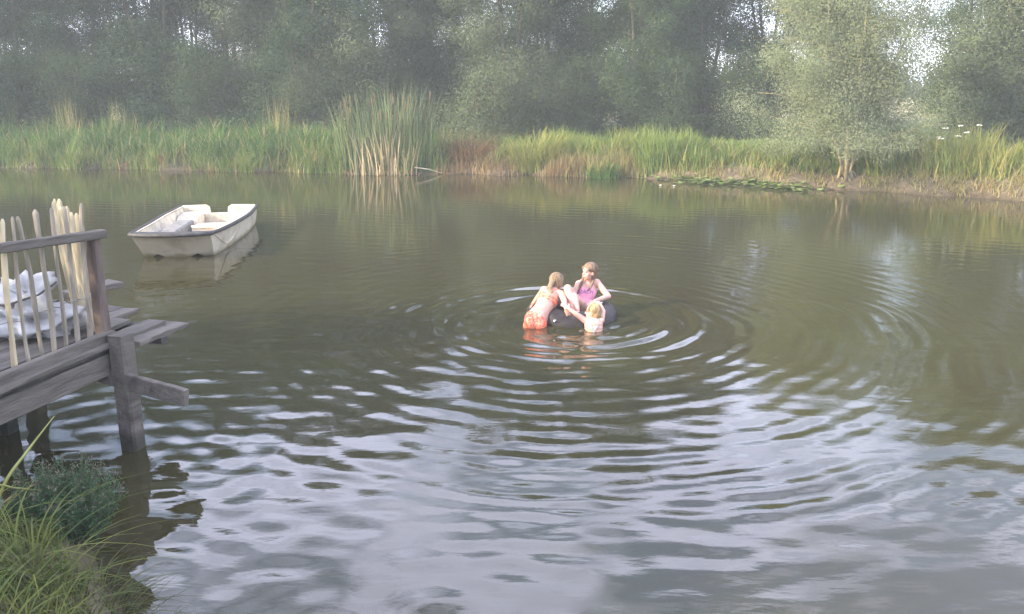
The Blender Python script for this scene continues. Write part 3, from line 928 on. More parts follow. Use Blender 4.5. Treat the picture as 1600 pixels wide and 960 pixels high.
# near row, along the edge (photo x of each foot and head)
nd = Ln - Cn
def edge_at(px, z):
    """point on the vertical plane of the edge under photo column px, height z"""
    # intersect the vertical plane through Cn along dE with the ray column at height z
    best = None
    lo, hi = -2.0, 6.0
    for _ in range(60):
        mid = (lo + hi) / 2
        p = Vector((Cn.x, Cn.y, z)) + dE * mid - nE * .03
        dep = p.y * CP + (H - z) * SP
        q = 800 + FPX * p.x / dep
        if q > px: lo = mid
        else: hi = mid
    return Vector((Cn.x, Cn.y, z)) + dE * ((lo + hi) / 2) - nE * .03
near = [(-34, -55, 1.80), (-10, -28, 1.78), (21, 3, 1.84), (45, 17, 1.85), (69, 30, 1.84), (86, 57, 1.86), (104, 81, 1.86), (122, 102, 1.85), (140, 127, 1.85)]
for i, (pf, ph, zt) in enumerate(near):
    stake(loc(edge_at(pf, ZD + .01)), loc(edge_at(ph, zt)), .015 + .003 * (i % 3), M['stake'] if i in (2,) else M['shaded_stake'], i)
# far row, running back from the corner
c0 = Vector((Cn.x, Cn.y, ZD)) - nE * .06
c1 = aty(93, 318, Cn.y + .62); c1.z = ZD
dF = (c1 - c0)
for i in range(10):
    f = (i + .6) / 10
    p = c0 + dF * f
    rs = random.Random(40 + i)
    z1 = 1.77 + .04 * f + rs.uniform(-.035, .03)
    tx = rs.uniform(-.02, .02) - .03
    stake(loc(p), loc(Vector((p.x + tx - .02, p.y + rs.uniform(-.02, .02), z1))), .019, M['stake'], 50 + i)
# handrail, corner post
pr0 = edge_at(-120, 1.725); pr1 = edge_at(148, 1.635)
mb = MB(); mb.beam(loc(pr0) + nE * .05, loc(pr1) + nE * .05 - dE * .03, .06, .062, rough=.003, seg=10, rnd=rj)
hr = mb.build('handrail', M['wood'], fen)
mb = MB(); mb.beam(loc(Vector((Cn.x, Cn.y, ZD - .2))) - nE * .02, loc(Vector((Cn.x, Cn.y, 1.615))) - nE * .02, .085, .085, up=tuple(nE), rough=.003, seg=8, rnd=rj)
mb.build('post', M['post_wood'], fen)
for z in (1.18, 1.55):
    mb = MB()
    pts = [loc(c0 + dF * (i / 16) + Vector((0.0, 0.0, z - ZD + .012 * math.sin(i * 2.3)))) + Vector((.022 * math.cos(i * 3.1), .022 * math.sin(i * 3.1), 0)) for i in range(17)]
    mb.tube(pts, .004, 5); mb.build('wire', M['wire'], fen)
mb = MB()
pts = [loc(edge_at(158 - i * 11, 1.20 + .012 * math.sin(i * 1.9))) + nE * (.026 * (-1) ** i) for i in range(22)]
mb.tube(pts, .004, 5); mb.build('wire', M['wire'], fen)

# ------------------------------------------------------------------ white bag on the deck
def lump(name, c, rad, seed, m, parent=None, n=64, mm=40):
    r = np.random.default_rng(seed)
    th = np.linspace(0, 2*math.pi, n, endpoint=False); ph = np.linspace(0.02, math.pi-.02, mm)
    TH, PH = np.meshgrid(th, ph)
    D = np.stack([np.sin(PH)*np.cos(TH), np.sin(PH)*np.sin(TH), np.cos(PH)], -1)
    d = np.ones_like(TH)
    for i in range(22):
        k = r.normal(size=3); k /= np.linalg.norm(k)
        fr = r.uniform(2, 9)
        s = np.abs(np.sin(D @ k * fr + r.uniform(0, 6.28)))     # creased folds
        d += (.45 - s) * (.15 if fr < 5 else .07) / (1 + .12 * fr) * 1.5
    P = D * d[..., None] * np.array(rad)
    P[..., 2] = np.maximum(P[..., 2], -rad[2] * .62)
    V = P.reshape(-1, 3) + np.array(c)
    i = np.arange((mm-1)*n); rw, cl = i // n, i % n
    F = np.stack([rw*n+cl, (rw+1)*n+cl, (rw+1)*n+(cl+1) % n, rw*n+(cl+1) % n], 1)
    return link(name, mesh_np(name, V, F, True), parent, m)
bc = atz(66, 505, ZD + .1)
bag = empty('builders_bag', (bc.x - .14, bc.y + .1, ZD - .02)); tag(bag, 'crumpled white woven bulk bag slumped behind the stakes on the jetty', 'bag')
lump('bag_body', (0, 0, .12), (.45, .37, .27), 5, M['bag'], bag)
lump('bag_neck', (-.05, .02, .30), (.27, .22, .22), 9, M['bag'], bag, 48, 30)
mb = MB(); mb.tube([(-.5, -.15, .24), (-.3, -.24, .28), (0, -.26, .30), (.2, -.2, .36), (.26, -.05, .42)], .008, 5); mb.build('tie_strap', M['dark_wood'], bag, True)

# ------------------------------------------------------------------ boat
zb, zs = .42, .37
Pb1, Pb2 = atz(203, 366, zb), atz(323, 371, zb)
Ps1, Ps2 = atz(287, 321, zs), atz(399, 323, zs)
bow = (Pb1 + Pb2) / 2; stern = (Ps1 + Ps2) / 2
ax = (stern - bow); LEN = Vector((ax.x, ax.y, 0)).length
rzb = math.atan2(ax.y, ax.x)
boat = empty('dinghy', ((bow.x + stern.x)/2, (bow.y + stern.y)/2, 0), rzb)
tag(boat, 'cream fibreglass dinghy with black rub rail floating empty near the jetty', 'boat')
HWB = (Pb2 - Pb1).length / 2 * .97; HWS = (Ps2 - Ps1).length / 2 * 1.0
# local: x from bow (-LEN/2) to stern (+LEN/2), y across (left of travel...), z up
NS = 15
def half_w(f):   # gunwale half width along the length
    return np.interp(f, [0, .12, .35, .7, 1], [HWB*.93, HWB*1.0, HWB*1.08, HWS*1.03, HWS*.97])
def sheer(f): return zb + (zs - zb) * f - .03 * math.sin(math.pi * f)
def section(f, inset=0.0):
    """tri-hull section points from right gunwale round the bottom to the left gunwale"""
    hw = half_w(f) - inset
    zt = sheer(f)
    rise = .075 * (1 - f) ** 3.2            # forefoot sweeps up at the bow
    zk = -.13 + rise + inset
    ch = -.05 + rise * .9 + inset          # chine tunnels
    pts = [(-hw, zt), (-hw*.97, zt*.55 + ch*.45), (-hw*.90, ch - .02), (-hw*.74, ch - .05), (-hw*.52, ch + .045*(1-f*.6)), (-hw*.26, zk + .03), (0, zk),
           (hw*.26, zk + .03), (hw*.52, ch + .045*(1-f*.6)), (hw*.74, ch - .05), (hw*.90, ch - .02), (hw*.97, zt*.55 + ch*.45), (hw, zt)]
    return pts
def bow_x(f, z, y):
    """raked pram bow: lower points sit further aft; blunt front slightly curved"""
    x = -LEN/2 + f * LEN
    rake = (zb - z) * 1.0 * (1 - f) ** 2.2
    curve = .16 * (abs(y) / HWB) ** 2 * (1 - f) ** 6
    return x + rake + curve
mb = MB(); vs, fs = [], []
fl = [0, .02, .05, .09, .14, .2, .28, .36, .45, .55, .65, .75, .85, .93, 1.0]
K = 13
for f in fl:
    for (y, z) in section(f): vs.append((bow_x(f, z, y), y, z))
for i in range(len(fl)-1):
    for k in range(K-1):
        fs.append((i*K+k, i*K+k+1, (i+1)*K+k+1, (i+1)*K+k))
fs.append(tuple(range(K)))
fs.append(tuple((len(fl)-1)*K+k for k in range(K) if 0 < k < K-1))
mb.add(vs, fs)
hullm = mb.build('hull', M['hull'], boat, True)
mod = hullm.modifiers.new('edge', 'EDGE_SPLIT'); mod.split_angle = R(38)
# inner shell
mb = MB(); vs, fs = [], []
FLOOR = .07
fin = [.07, .11, .16, .24, .34, .45, .55, .65, .75, .85, .93, .975]
for f in fin:
    hw = half_w(f) - .045
    zt = sheer(f) - .006
    fz = FLOOR + .05 * max(0, (.22 - f) / .22)
    for (y, z) in [(-hw, zt), (-hw*.96, zt*.6+fz*.4), (-hw*.88, fz+.03), (-hw*.8, fz), (0, fz), (hw*.8, fz), (hw*.88, fz+.03), (hw*.96, zt*.6+fz*.4), (hw, zt)]:
        vs.append((bow_x(f, z, y), y, z))
for i in range(len(fin)-1):
    for k in range(8):
        fs.append((i*9+k, i*9+k+1, (i+1)*9+k+1, (i+1)*9+k))
fs.append(tuple(range(9)))
mb.add(vs, fs)
o = mb.build('inner_shell', M['hull_in'], boat, True); o.modifiers.new('edge', 'EDGE_SPLIT').split_angle = R(38)
# bow deck / gunwale flange between hull and inner shell
mb = MB()
outer = [(bow_x(f, sheer(f), s*half_w(f)), s*half_w(f), sheer(f)) for s in (1,) for f in fl]
def rim_pts(off, dz):
    L_, R_ = [], []
    for f in fl:
        hw = half_w(f) + off
        L_.append(Vector((bow_x(f, sheer(f), hw), hw, sheer(f) + dz)))
        R_.append(Vector((bow_x(f, sheer(f), hw), -hw, sheer(f) + dz)))
    fr = []
    for i in range(1, 8):
        y = half_w(0) * (1 - 2*i/8)
        fr.append(Vector((bow_x(0, sheer(0), y) - off, y, sheer(0) + dz)))
    return L_[::-1] + fr + R_
mb.tube(rim_pts(.012, .0), .033, 8, True, 1.15, up=(0, 0, 1))
mb.build('rub_rail', M['rub'], boat, True)
# top flange strip
mb = MB()
for sgn in (1, -1):
    vs, fs = [], []
    for f in fin:
        hw = half_w(f)
        vs += [(bow_x(f, sheer(f), hw), sgn*hw, sheer(f)+.012), (bow_x(f, sheer(f), hw), sgn*(hw-.06), sheer(f)+.012)]
    for i in range(len(fin)-1): fs.append((2*i, 2*i+1, 2*i+3, 2*i+2))
    mb.add(vs, fs)
mb.build('gunwale', M['hull_in'], boat)
# bow deck (dark, worn)
mb = MB(); vs, fs = [], []
for f, d_ in ((0.0, 0), (.035, .012), (.075, .014), (.078, -.10)):
    for i in range(9):
        y = (half_w(max(f, .0)) - .02) * (1 - 2*i/8)
        vs.append((bow_x(f, sheer(f), y), y, sheer(f) + .008 + d_))
for i in range(3):
    for k in range(8): fs.append((i*9+k, i*9+k+1, (i+1)*9+k+1, (i+1)*9+k))
mb.add(vs, fs); mb.build('bow_deck', M['rub'], boat)
# side bench (left, grey lid), rear pods, transom with cut-out
def block(name, m, x0, x1, y0, y1, z0, z1, slope=0.0):
    mb = MB()
    c = .025
    vs = [(x0, y0, z0), (x1, y0, z0), (x1, y1, z0), (x0, y1, z0), (x0, y0, z1-c), (x1, y0, z1-c), (x1, y1, z1-c), (x0, y1, z1-c),
          (x0+c, y0+c, z1), (x1-c, y0+c, z1), (x1-c, y1-c, z1), (x0+c, y1-c, z1)]
    fs = [(0, 3, 2, 1)] + [(i, (i+1) % 4, 4+(i+1) % 4, 4+i) for i in range(4)] + [(4+i, 4+(i+1) % 4, 8+(i+1) % 4, 8+i) for i in range(4)] + [(8, 9, 10, 11)]
    mb.add(vs, fs)
    return mb.build(name, m, boat)
hl = half_w(.5)
# in local frame +y is the left (photo left) side
block('bench', M['bench'], -LEN*.20, LEN*.15, hl*.26, hl*.66, FLOOR, .30)
block('bench_base', M['hull_in'], -LEN*.36, -LEN*.205, -hl*.55, hl*.6, FLOOR+.005, .20)
block('thwart', M['hull_in'], LEN*.02, LEN*.13, -hl*.62, hl*.16, FLOOR+.004, .245)
mb = MB()
mb.tube([(LEN*.015, hl*.16, .25), (LEN*.012, -hl*.30, .255), (LEN*-.005, -hl*.50, .25), (-LEN*.04, -hl*.58, .22), (-LEN*.085, -hl*.56, .16)], [.018, .022, .03, .028, .016], 8)
mb.build('thwart_trim', mat('pale_trim', (.75, .68, .48), rough=.5), boat, True)
# transom
hwS = half_w(1.0) - .03
tx = LEN/2
mb = MB(); vs, fs = [], []
prof = [(-hwS, sheer(1)+.02), (-hwS*.35, sheer(1)+.03), (-hwS*.26, sheer(1)-.01), (-hwS*.24, .24), (hwS*.24, .24), (hwS*.26, sheer(1)-.01), (hwS*.35, sheer(1)+.03), (hwS, sheer(1)+.02), (hwS*.93, 0), (hwS*.7, -.06), (0, -.1), (-hwS*.7, -.06), (-hwS*.93, 0)]
n_ = len(prof)
for dx in (-.07, 0.004):
    vs += [(tx + dx, y, z) for y, z in prof]
fs = [tuple(range(n_)), tuple(range(n_, 2*n_))[::-1]] + [(i, (i+1) % n_, n_+(i+1) % n_, n_+i) for i in range(n_)]
mb.add(vs, fs); mb.build('transom', M['hull_in'], boat)
# rear buoyancy pods with rounded fronts
for sgn in (1, -1):
    mb = MB(); vs, fs = [], []
    for i, (x, zt) in enumerate([(LEN*.29, FLOOR+.01), (LEN*.30, .2), (LEN*.335, .27), (LEN*.47, .285)]):
        for y in (sgn*hwS*.40, sgn*hwS*.44, sgn*hwS*.93):
            vs.append((x, y, zt if y != sgn*hwS*.40 else max(FLOOR+.005, zt-.03)))
        vs.append((x, sgn*hwS*.40, FLOOR))
    for i in range(3):
        for k in range(2): fs.append((i*4+k, i*4+k+1, (i+1)*4+k+1, (i+1)*4+k))
        fs.append((i*4+3, i*4, (i+1)*4, (i+1)*4+3))
    mb.add(vs, fs); mb.build('buoyancy_tank', M['hull_in'], boat)
# hull side moulding line + painted marks on the transom
for sgn in (1, -1):
    pts = []
    for f in np.linspace(.06, .42, 9):
        hw = half_w(f)
        q = (f - .06) / .36
        z = sheer(f) - .06 - .26 * math.sin(q * 2.6) * (1 - .15*q)
        sec = section(f)
        y = np.interp(z, [sec[10][1], sec[11][1], sec[12][1]], [sec[10][0], sec[11][0], sec[12][0]])
        pts.append((bow_x(f, z, y), sgn*(y + .004), z))
    mb = MB(); mb.tube(pts, .009, 5); mb.build('spray_rail', M['hull'], boat)
def text_mesh(name, txt, size, m, parent, mw, ext=.001):
    cu = bpy.data.curves.new(name, 'FONT'); cu.body = txt; cu.size = size; cu.align_x = 'CENTER'; cu.align_y = 'CENTER'; cu.extrude = ext; cu.resolution_u = 3
    to = bpy.data.objects.new('tmp', cu); COL.objects.link(to)
    dg = bpy.context.evaluated_depsgraph_get()
    me = bpy.data.meshes.new_from_object(to.evaluated_get(dg))
    bpy.data.objects.remove(to)
    me.transform(mw)
    return link(name, me, parent, m)
mw = Matrix.Translation((tx - .074, -hwS*.12, .165)) @ Matrix(((0, 0, -1, 0), (-1, 0, 0, 0), (0, 1, 0, 0), (0, 0, 0, 1)))
text_mesh('lettering', 'TO', .10, mat('faded_marking', (.28, .2, .16), rough=.7), boat, mw)

# ------------------------------------------------------------------ inner tube
tube = empty('inner_tube', (TC[0], TC[1], 0)); tag(tube, 'black rubber inner tube floating under the three girls', 'inner tube')
RM, Rm = .375, .165
mb = MB(); vs, fs = [], []
n1_, n2_ = 64, 20
for i in range(n1_):
    a = 2*math.pi*i/n1_
    for k in range(n2_):
        b_ = 2*math.pi*k/n2_
        rr_ = RM + Rm*math.cos(b_) * (1 + .02*math.sin(3*a))
        vs.append((rr_*math.cos(a), rr_*math.sin(a), .02 + .88*Rm*math.sin(b_) - .02*math.sin(a + 2.6)))
for i in range(n1_):
    for k in range(n2_):
        fs.append((i*n2_+k, ((i+1) % n1_)*n2_+k, ((i+1) % n1_)*n2_+(k+1) % n2_, i*n2_+(k+1) % n2_))
mb.add(vs, fs); mb.build('tube_ring', M['rubber'], tube, True)
mb = MB()
a = -2.0
vp = Vector((math.cos(a)*(RM+Rm*.93), math.sin(a)*(RM+Rm*.93), .065))
mb.tube([vp - Vector((math.cos(a), math.sin(a), 0))*.02, vp + Vector((math.cos(a), math.sin(a), .3))*.035], .011, 8)
mb.build('valve', M['metal'], tube)

# ------------------------------------------------------------------ people
def skin_mat(name, c, c2):
    m = mat(name, c, c2, 9, .42, .05, 60, spec=.45)
    b = m.node_tree.nodes['Principled BSDF']
    b.inputs['Subsurface Weight'].default_value = .12
    b.inputs['Subsurface Radius'].default_value = (.02, .008, .004)
    b.inputs['Subsurface Scale'].default_value = .5
    return m
SK1 = skin_mat('fair_skin', (.46, .235, .18), (.56, .345, .27))
SK2 = skin_mat('tanned_skin', (.43, .225, .165), (.53, .32, .24))
M['hair_brown'] = mat('brown_hair', (.10, .062, .038), (.21, .135, .08), 40, .5, .6, 90, spec=.4, stretch=(1, 1, .15))
M['hair_blond'] = mat('wet_blond_hair', (.22, .15, .075), (.42, .30, .16), 40, .45, .6, 90, spec=.4, stretch=(1, 1, .15))
M['hair_mid'] = mat('light_brown_hair', (.13, .085, .048), (.30, .21, .12), 40, .45, .6, 90, spec=.4, stretch=(1, 1, .15))
M['pink'] = mat('pink_top', (.62, .25, .34), (.70, .31, .40), 8, .7, .3, 60)
M['orange'] = mat('patterned_orange_swimwear', (.62, .10, .05), (.72, .26, .17), 45, .65, .2, 80, detail=2, lo=.45, hi=.55)
M['strap'] = mat('blue_grey_strap', (.25, .31, .40), rough=.6)
M['purple'] = mat('purple_print', (.10, .03, .30), rough=.6)
M['white_cloth'] = mat('white_tag', (.8, .8, .8), rough=.6)
M['eye'] = mat('dark_eye', (.03, .02, .015), rough=.2, spec=.6)
M['lip'] = mat('lips', (.45, .16, .14), rough=.5)

class Body:
    def __init__(s): s.prims = []
    def cap(s, tagname, p0, p1, r0, r1): s.prims.append((tagname, 'c', Vector(p0), Vector(p1), r0, r1))
    def ell(s, tagname, c, ax): s.prims.append((tagname, 'e', Vector(c), [Vector(a) for a in ax]))
    def mesh(s, voxel=.006, smooth=7):
        mb = MB()
        for p in s.prims:
            if p[1] == 'c':
                _, _, a, b_, r0, r1 = p
                d = (b_ - a); L_ = d.length
                t_ = d.normalized() if L_ > 1e-6 else Vector((0, 0, 1))
                pts, rd = [], []
                for q in (1, .85, .5, 0):
                    pts.append(a - t_*r0*q); rd.append(r0*math.sqrt(max(0, 1-q*q))*1.0+1e-4)
                for q in (.33, .66):
                    pts.append(a.lerp(b_, q)); rd.append(r0 + (r1-r0)*q)
                for q in (0, .5, .85, 1):
                    pts.append(b_ + t_*r1*q); rd.append(r1*math.sqrt(max(0, 1-q*q))+1e-4)
                mb.tube(pts, rd, 14)
            else:
                mb.ell(p[2], p[3], 18, 12)
        me = mb.mesh('tmp')
        o = bpy.data.objects.new('tmp', me); COL.objects.link(o)
        m1 = o.modifiers.new('r', 'REMESH'); m1.mode = 'VOXEL'; m1.voxel_size = voxel
        m2 = o.modifiers.new('s', 'SMOOTH'); m2.iterations = smooth; m2.factor = .5
        dg = bpy.context.evaluated_depsgraph_get()
        out = bpy.data.meshes.new_from_object(o.evaluated_get(dg))
        bpy.data.objects.remove(o); bpy.data.meshes.remove(me)
        out.polygons.foreach_set('use_smooth', np.ones(len(out.polygons), dtype=bool))
        out.materials.clear()
        return out
    def owner(s, P):
        """for points P (n,3): tag of nearest primitive"""
        tags = sorted(set(p[0] for p in s.prims))
        best = np.full(len(P), 1e9); who = np.zeros(len(P), int)
        for p in s.prims:
            if p[1] == 'c':
                a, b_ = np.array(p[2]), np.array(p[3]); d = b_ - a
                tt_ = np.clip(((P - a) @ d) / max(d @ d, 1e-9), 0, 1)
                ds = np.linalg.norm(P - (a + tt_[:, None]*d), axis=1) - (p[4] + (p[5]-p[4])*tt_)
            else:
                q = P - np.array(p[2]); sc = 0; acc = np.zeros(len(P)); mn = 9
                for a in p[3]:
                    l_ = a.length; mn = min(mn, l_)
                    acc += ((q @ np.array(a)) / l_**2) ** 2
                ds = (np.sqrt(acc) - 1) * mn
            k = ds < best
            best[k] = ds[k]; who[k] = tags.index(p[0])
        return np.array(tags)[who]
def clothing(name, bodymesh, mask, off, m, parent):
    """garment: faces of the body under the mask, lifted off the skin and given thickness"""
    nv = len(bodymesh.vertices)
    co = np.empty(nv*3, np.float32); bodymesh.vertices.foreach_get('co', co); co = co.reshape(-1, 3)
    no = np.empty(nv*3, np.float32); bodymesh.vertex_normals.foreach_get('vector', no); no = no.reshape(-1, 3)
    vs, fs, mp_ = [], [], {}
    for p in bodymesh.polygons:
        vv = list(p.vertices)
        if all(mask[v] for v in vv):
            for v in vv:
                if v not in mp_:
                    mp_[v] = len(vs); vs.append(tuple(co[v] + no[v]*off))
            fs.append([mp_[v] for v in vv])
    me = bpy.data.meshes.new(name); me.from_pydata(vs, [], fs)
    me.polygons.foreach_set('use_smooth', np.ones(len(fs), dtype=bool)); me.update()
    o = link(name, me, parent, m)
    sm = o.modifiers.new('thick', 'SOLIDIFY'); sm.thickness = off*.9; sm.offset = -1
    return o
def vco(me):
    co = np.empty(len(me.vertices)*3, np.float32); me.vertices.foreach_get('co', co); return co.reshape(-1, 3)
def perp(a, ref):
    v = ref - a * ref.dot(a); return v.normalized()
def add_hand(B, wrist, d, back, side, k=1.0, curl=.5):
    """palm with four bent fingers and a thumb; d = along the hand, back = back of hand, side=+1 thumb towards cross(d,back)"""
    d = Vector(d).normalized(); back = perp(d, Vector(back)); x = d.cross(back) * side
    B.ell('hand', wrist + d*.040*k, (x*.034*k, d*.048*k, back*.014*k))
    for i, (ox, ln) in enumerate([(.026, .062), (.009, .070), (-.009, .066), (-.025, .052)]):
        p0 = wrist + d*.076*k + x*ox*k
        d1 = (d - back*curl*.45 + x*(ox*2.5)).normalized(); p1 = p0 + d1*ln*.5*k
        d2 = (d - back*curl*1.5).normalized(); p2 = p1 + d2*ln*.5*k
        B.cap('hand', p0, p1, .0085*k, .0078*k); B.cap('hand', p1, p2, .0078*k, .0062*k)
    t0 = wrist + d*.022*k + x*.026*k
    t1 = t0 + (d*.6 + x*.8 - back*.1).normalized()*.036*k
    t2 = t1 + (d*.9 + x*.25 - back*.4).normalized()*.028*k
    B.cap('hand', t0, t1, .012*k, .010*k); B.cap('hand', t1, t2, .010*k, .0075*k)
def add_torso(B, pel, waist, chest, neck, side_p, side_c, wp_=.118, ww=.098, wc=.125, dp=.085, dw=.072, dc=.08):
    pts = [Vector(pel), Vector(waist), Vector(chest), Vector(neck)]
    W_ = [wp_, ww, wc, .05]; D_ = [dp, dw, dc, .05]
    n = 14
    for i in range(n + 1):
        q = i / n * 2.55
        k = min(int(q), 2); f = q - k
        p = pts[k].lerp(pts[k+1], f)
        tdir = (pts[min(k+1, 3)] - pts[k]).normalized()
        sd = Vector(side_p).lerp(Vector(side_c), min(1, q/2)).normalized(); sd = perp(tdir, sd); fr = tdir.cross(sd)
        w_ = W_[k] + (W_[k+1]-W_[k])*(f*f*(3-2*f)); d_ = D_[k] + (D_[k+1]-D_[k])*(f*f*(3-2*f))
        B.ell('torso', p, (sd*w_, fr*d_, tdir*.055))
def add_head(B, c, up, face, k=1.0):
    up = Vector(up).normalized(); face = perp(up, Vector(face)); sd = up.cross(face)
    c = Vector(c)
    B.ell('head', c + up*.022*k - face*.008*k, (sd*.070*k, face*.088*k, up*.084*k))      # cranium
    B.ell('head', c - up*.035*k + face*.022*k, (sd*.054*k, face*.058*k, up*.066*k))      # face
    B.ell('head', c - up*.078*k + face*.045*k, (sd*.026*k, face*.026*k, up*.022*k))      # chin
    B.cap('head', c + up*.005*k + face*.080*k, c - up*.026*k + face*.094*k, .008*k, .013*k)  # nose
    B.ell('head', c - up*.055*k + face*.074*k, (sd*.022*k, face*.012*k, up*.014*k))      # mouth mound
    for s_ in (1, -1):
        B.ell('head', c - up*.012*k - face*.002*k + sd*s_*.070*k, (sd*.010*k, face*.017*k, up*.028*k))  # ears
        B.ell('head', c + up*.018*k + face*.071*k + sd*s_*.028*k, (sd*.022*k, face*.012*k, up*.007*k))  # brow
        B.ell('head', c - up*.030*k + face*.055*k + sd*s_*.034*k, (sd*.020*k, face*.020*k, up*.022*k))  # cheeks
    return up, face, sd
def face_parts(c, up, face, sd, k, parent):
    for s_ in (1, -1):
        mb = MB(); mb.ell(Vector(c) + up*.004*k + face*.076*k + sd*s_*.029*k, (sd*.013*k, face*.006*k, up*.006*k), 10, 6)
        mb.build('eye', M['eye'], parent, True)
        mb = MB(); mb.tube([Vector(c) + up*.024*k + face*.079*k + sd*s_*.014*k, Vector(c) + up*.029*k + face*.078*k + sd*s_*.03*k, Vector(c) + up*.022*k + face*.068*k + sd*s_*.045*k], [.003, .0035, .002], 5)
        mb.build('eyebrow', M['hair_brown'], parent, True)
    mb = MB(); mb.ell(Vector(c) - up*.056*k + face*.086*k, (sd*.021*k, face*.006*k, up*.0075*k), 10, 6); mb.build('mouth', M['lip'], parent, True)
def strand(mb, pts, rads, n=7, flat=.7, sub=4):
    """Catmull-Rom tube"""
    P = [Vector(p) for p in pts]; out, rd = [], []
    for i in range(len(P)-1):
        a, b_, c, d = P[max(i-1, 0)], P[i], P[i+1], P[min(i+2, len(P)-1)]
        for j in range(sub):
            f = j/sub
            out.append(.5*((2*b_) + (c-a)*f + (2*a-5*b_+4*c-d)*f*f + (3*b_-a-3*c+d)*f**3)); rd.append(rads[i]+(rads[i+1]-rads[i])*f)
    out.append(P[-1]); rd.append(rads[-1])
    mb.tube(out, rd, n, True, flat)

def hair_strands(c, up, fc, sd, k, m, parent, seed, n=46, fall=.10):
    """separate wet locks lying over the head, crown to nape"""
    r = random.Random(seed); mb = MB()
    for i in range(n):
        a = r.uniform(-2.5, 2.5)                 # angle round the head, 0 = back
        dirv = (-fc*math.cos(a) + sd*math.sin(a))
        pts = []
        for j in range(5):
            ph = .25 + j*.42 + r.uniform(-.05, .05)
            rad = Vector(dirv*math.sin(ph) + up*math.cos(ph))
            ex = 1.03 + .03*r.random()
            pts.append(Vector(c) + up*.03*k - fc*.016*k + sd*(rad.dot(sd)*.079*k*ex) + fc*(rad.dot(fc)*.092*k*ex) + up*(rad.dot(up)*.085*k*ex))
        e = pts[-1]
        if abs(a) < 1.9: pts.append(e + Vector((r.uniform(-.015, .015), r.uniform(-.015, .015), -fall*r.uniform(.1, .8))))
        strand(mb, pts, [r.uniform(.003, .007)*k for _ in pts[:-1]] + [.0015], 5, .6, 2)
    return tag(mb.build('hair_locks', m, parent, True), kind='stuff')
# frame: coordinates relative to the tube centre at the water surface
def rel(v): return Vector((v.x - TC[0], v.y - TC[1], v.z))
def A(px, py, dy): return rel(aty(px, py, TC[1] + dy))

# --- girl in the pink top, sitting in the back of the tube
pA = empty('person', (TC[0], TC[1], 0))
tag(pA, 'girl in pink top with two braids sitting back in the inner tube', 'person')
B = Body()
head = A(921, 425, .12); chest = A(917, 452, .16); pel = A(909, 486, .05); waist = pel.lerp(chest, .5) + Vector((.01, .03, 0))
neckb = A(920, 439.5, .16)
side = Vector((1, -.12, .03)).normalized()       # body's left arm is at photo right
add_torso(B, pel, waist, chest, neckb, side, side, .125, .104, .122, .095, .08, .085)
B.cap('neck', neckb - Vector((0, 0, .02)), head - Vector((0.005, 0, .06)), .042, .040)
up, fc, sd = add_head(B, head, (.05, .05, 1), (-.86, -.55, -.06), .98)
HA = (head.copy(), up, fc, sd)
shR = A(932.5, 441.5, .16); elR = A(950.5, 463, .10); haR = A(929, 471, -.12)
shL = A(904.5, 444, .16); elL = A(897.5, 458, .12); haL = A(893, 468, .0)
B.cap('torso', neckb - Vector((0, 0, .015)), shR, .045, .046); B.cap('torso', neckb - Vector((0, 0, .015)), shL, .045, .046)
B.cap('arm', shR, elR, .043, .035); B.cap('arm', elR, haR, .034, .024)
B.cap('arm', shL, elL, .043, .035); B.cap('arm', elL, haL, .034, .024)
add_hand(B, haR, haR - elR + Vector((-.02, 0, -.02)), (0, -.3, 1), 1, .95, .5)
add_hand(B, haL, haL - elL + Vector((0, -.1, -.05)), (0, -.3, 1), -1, .95, .6)
hpR = pel + side*.07 + Vector((0, -.03, -.02)); hpL = pel - side*.07 + Vector((0, -.03, -.01))
knL = A(887, 451, -.16); anL = A(893, 480, -.30)
knR = A(897, 464, -.22); anR = A(902, 484, -.34)
for hp, kn, an in ((hpL, knL, anL), (hpR, knR, anR)):
    B.cap('leg', hp, kn, .072, .050); B.cap('leg', kn, an, .050, .030)
    B.ell('leg', kn.lerp(an, .3) + Vector((0, .015, 0)), (Vector((.044, 0, 0)), Vector((0, .044, 0)), (an-kn)*.24))
    fd = Vector((.15, -1, -.75)).normalized()
    B.cap('leg', an - Vector((0, -.02, .01)), an + fd*.10, .030, .020)
    for j in range(5):
        sx = perp(fd, Vector((1, 0, 0)))
        q0 = an + fd*.10 + sx*(.022 - .011*j)
        B.cap('leg', q0, q0 + fd*(.034 - .004*j), .0085, .007)
me = B.mesh(); bodyA = link('body', me, pA, SK1)
P = vco(me); ow = B.owner(P)
tz = P[:, 2]
ax_ = np.array((neckb - pel).normalized()); tpar = (P - np.array(pel)) @ ax_ / (neckb - pel).length
sidec = (P - np.array(chest)) @ np.array(side)
top = (ow == 'torso') & (tpar > -.55) & ((tpar < .76) | ((tpar < 1.03) & (np.abs(np.abs(sidec) - .062) < .016)))
top |= (ow == 'leg') & (np.linalg.norm(P - np.array(pel), axis=1) < .15)
top &= np.abs(sidec) < .15
clothing('swim_top', me, top, .006, M['pink'], pA)
face_parts(*HA, .98, pA)
# print on the chest
fr = side.cross(Vector((neckb - pel).normalized())); fr = fr if fr.y < 0 else -fr
upv = Vector((neckb - pel).normalized())
cen = chest - upv*.045 - side*.005 + fr*.115
tm = Matrix.Translation(cen) @ Matrix(((side.x, upv.x, fr.x, 0), (side.y, upv.y, fr.y, 0), (side.z, upv.z, fr.z, 0), (0, 0, 0, 1)))
tx_ = text_mesh('print', 'BEACH', .062, M['purple'], pA, tm, .0005)
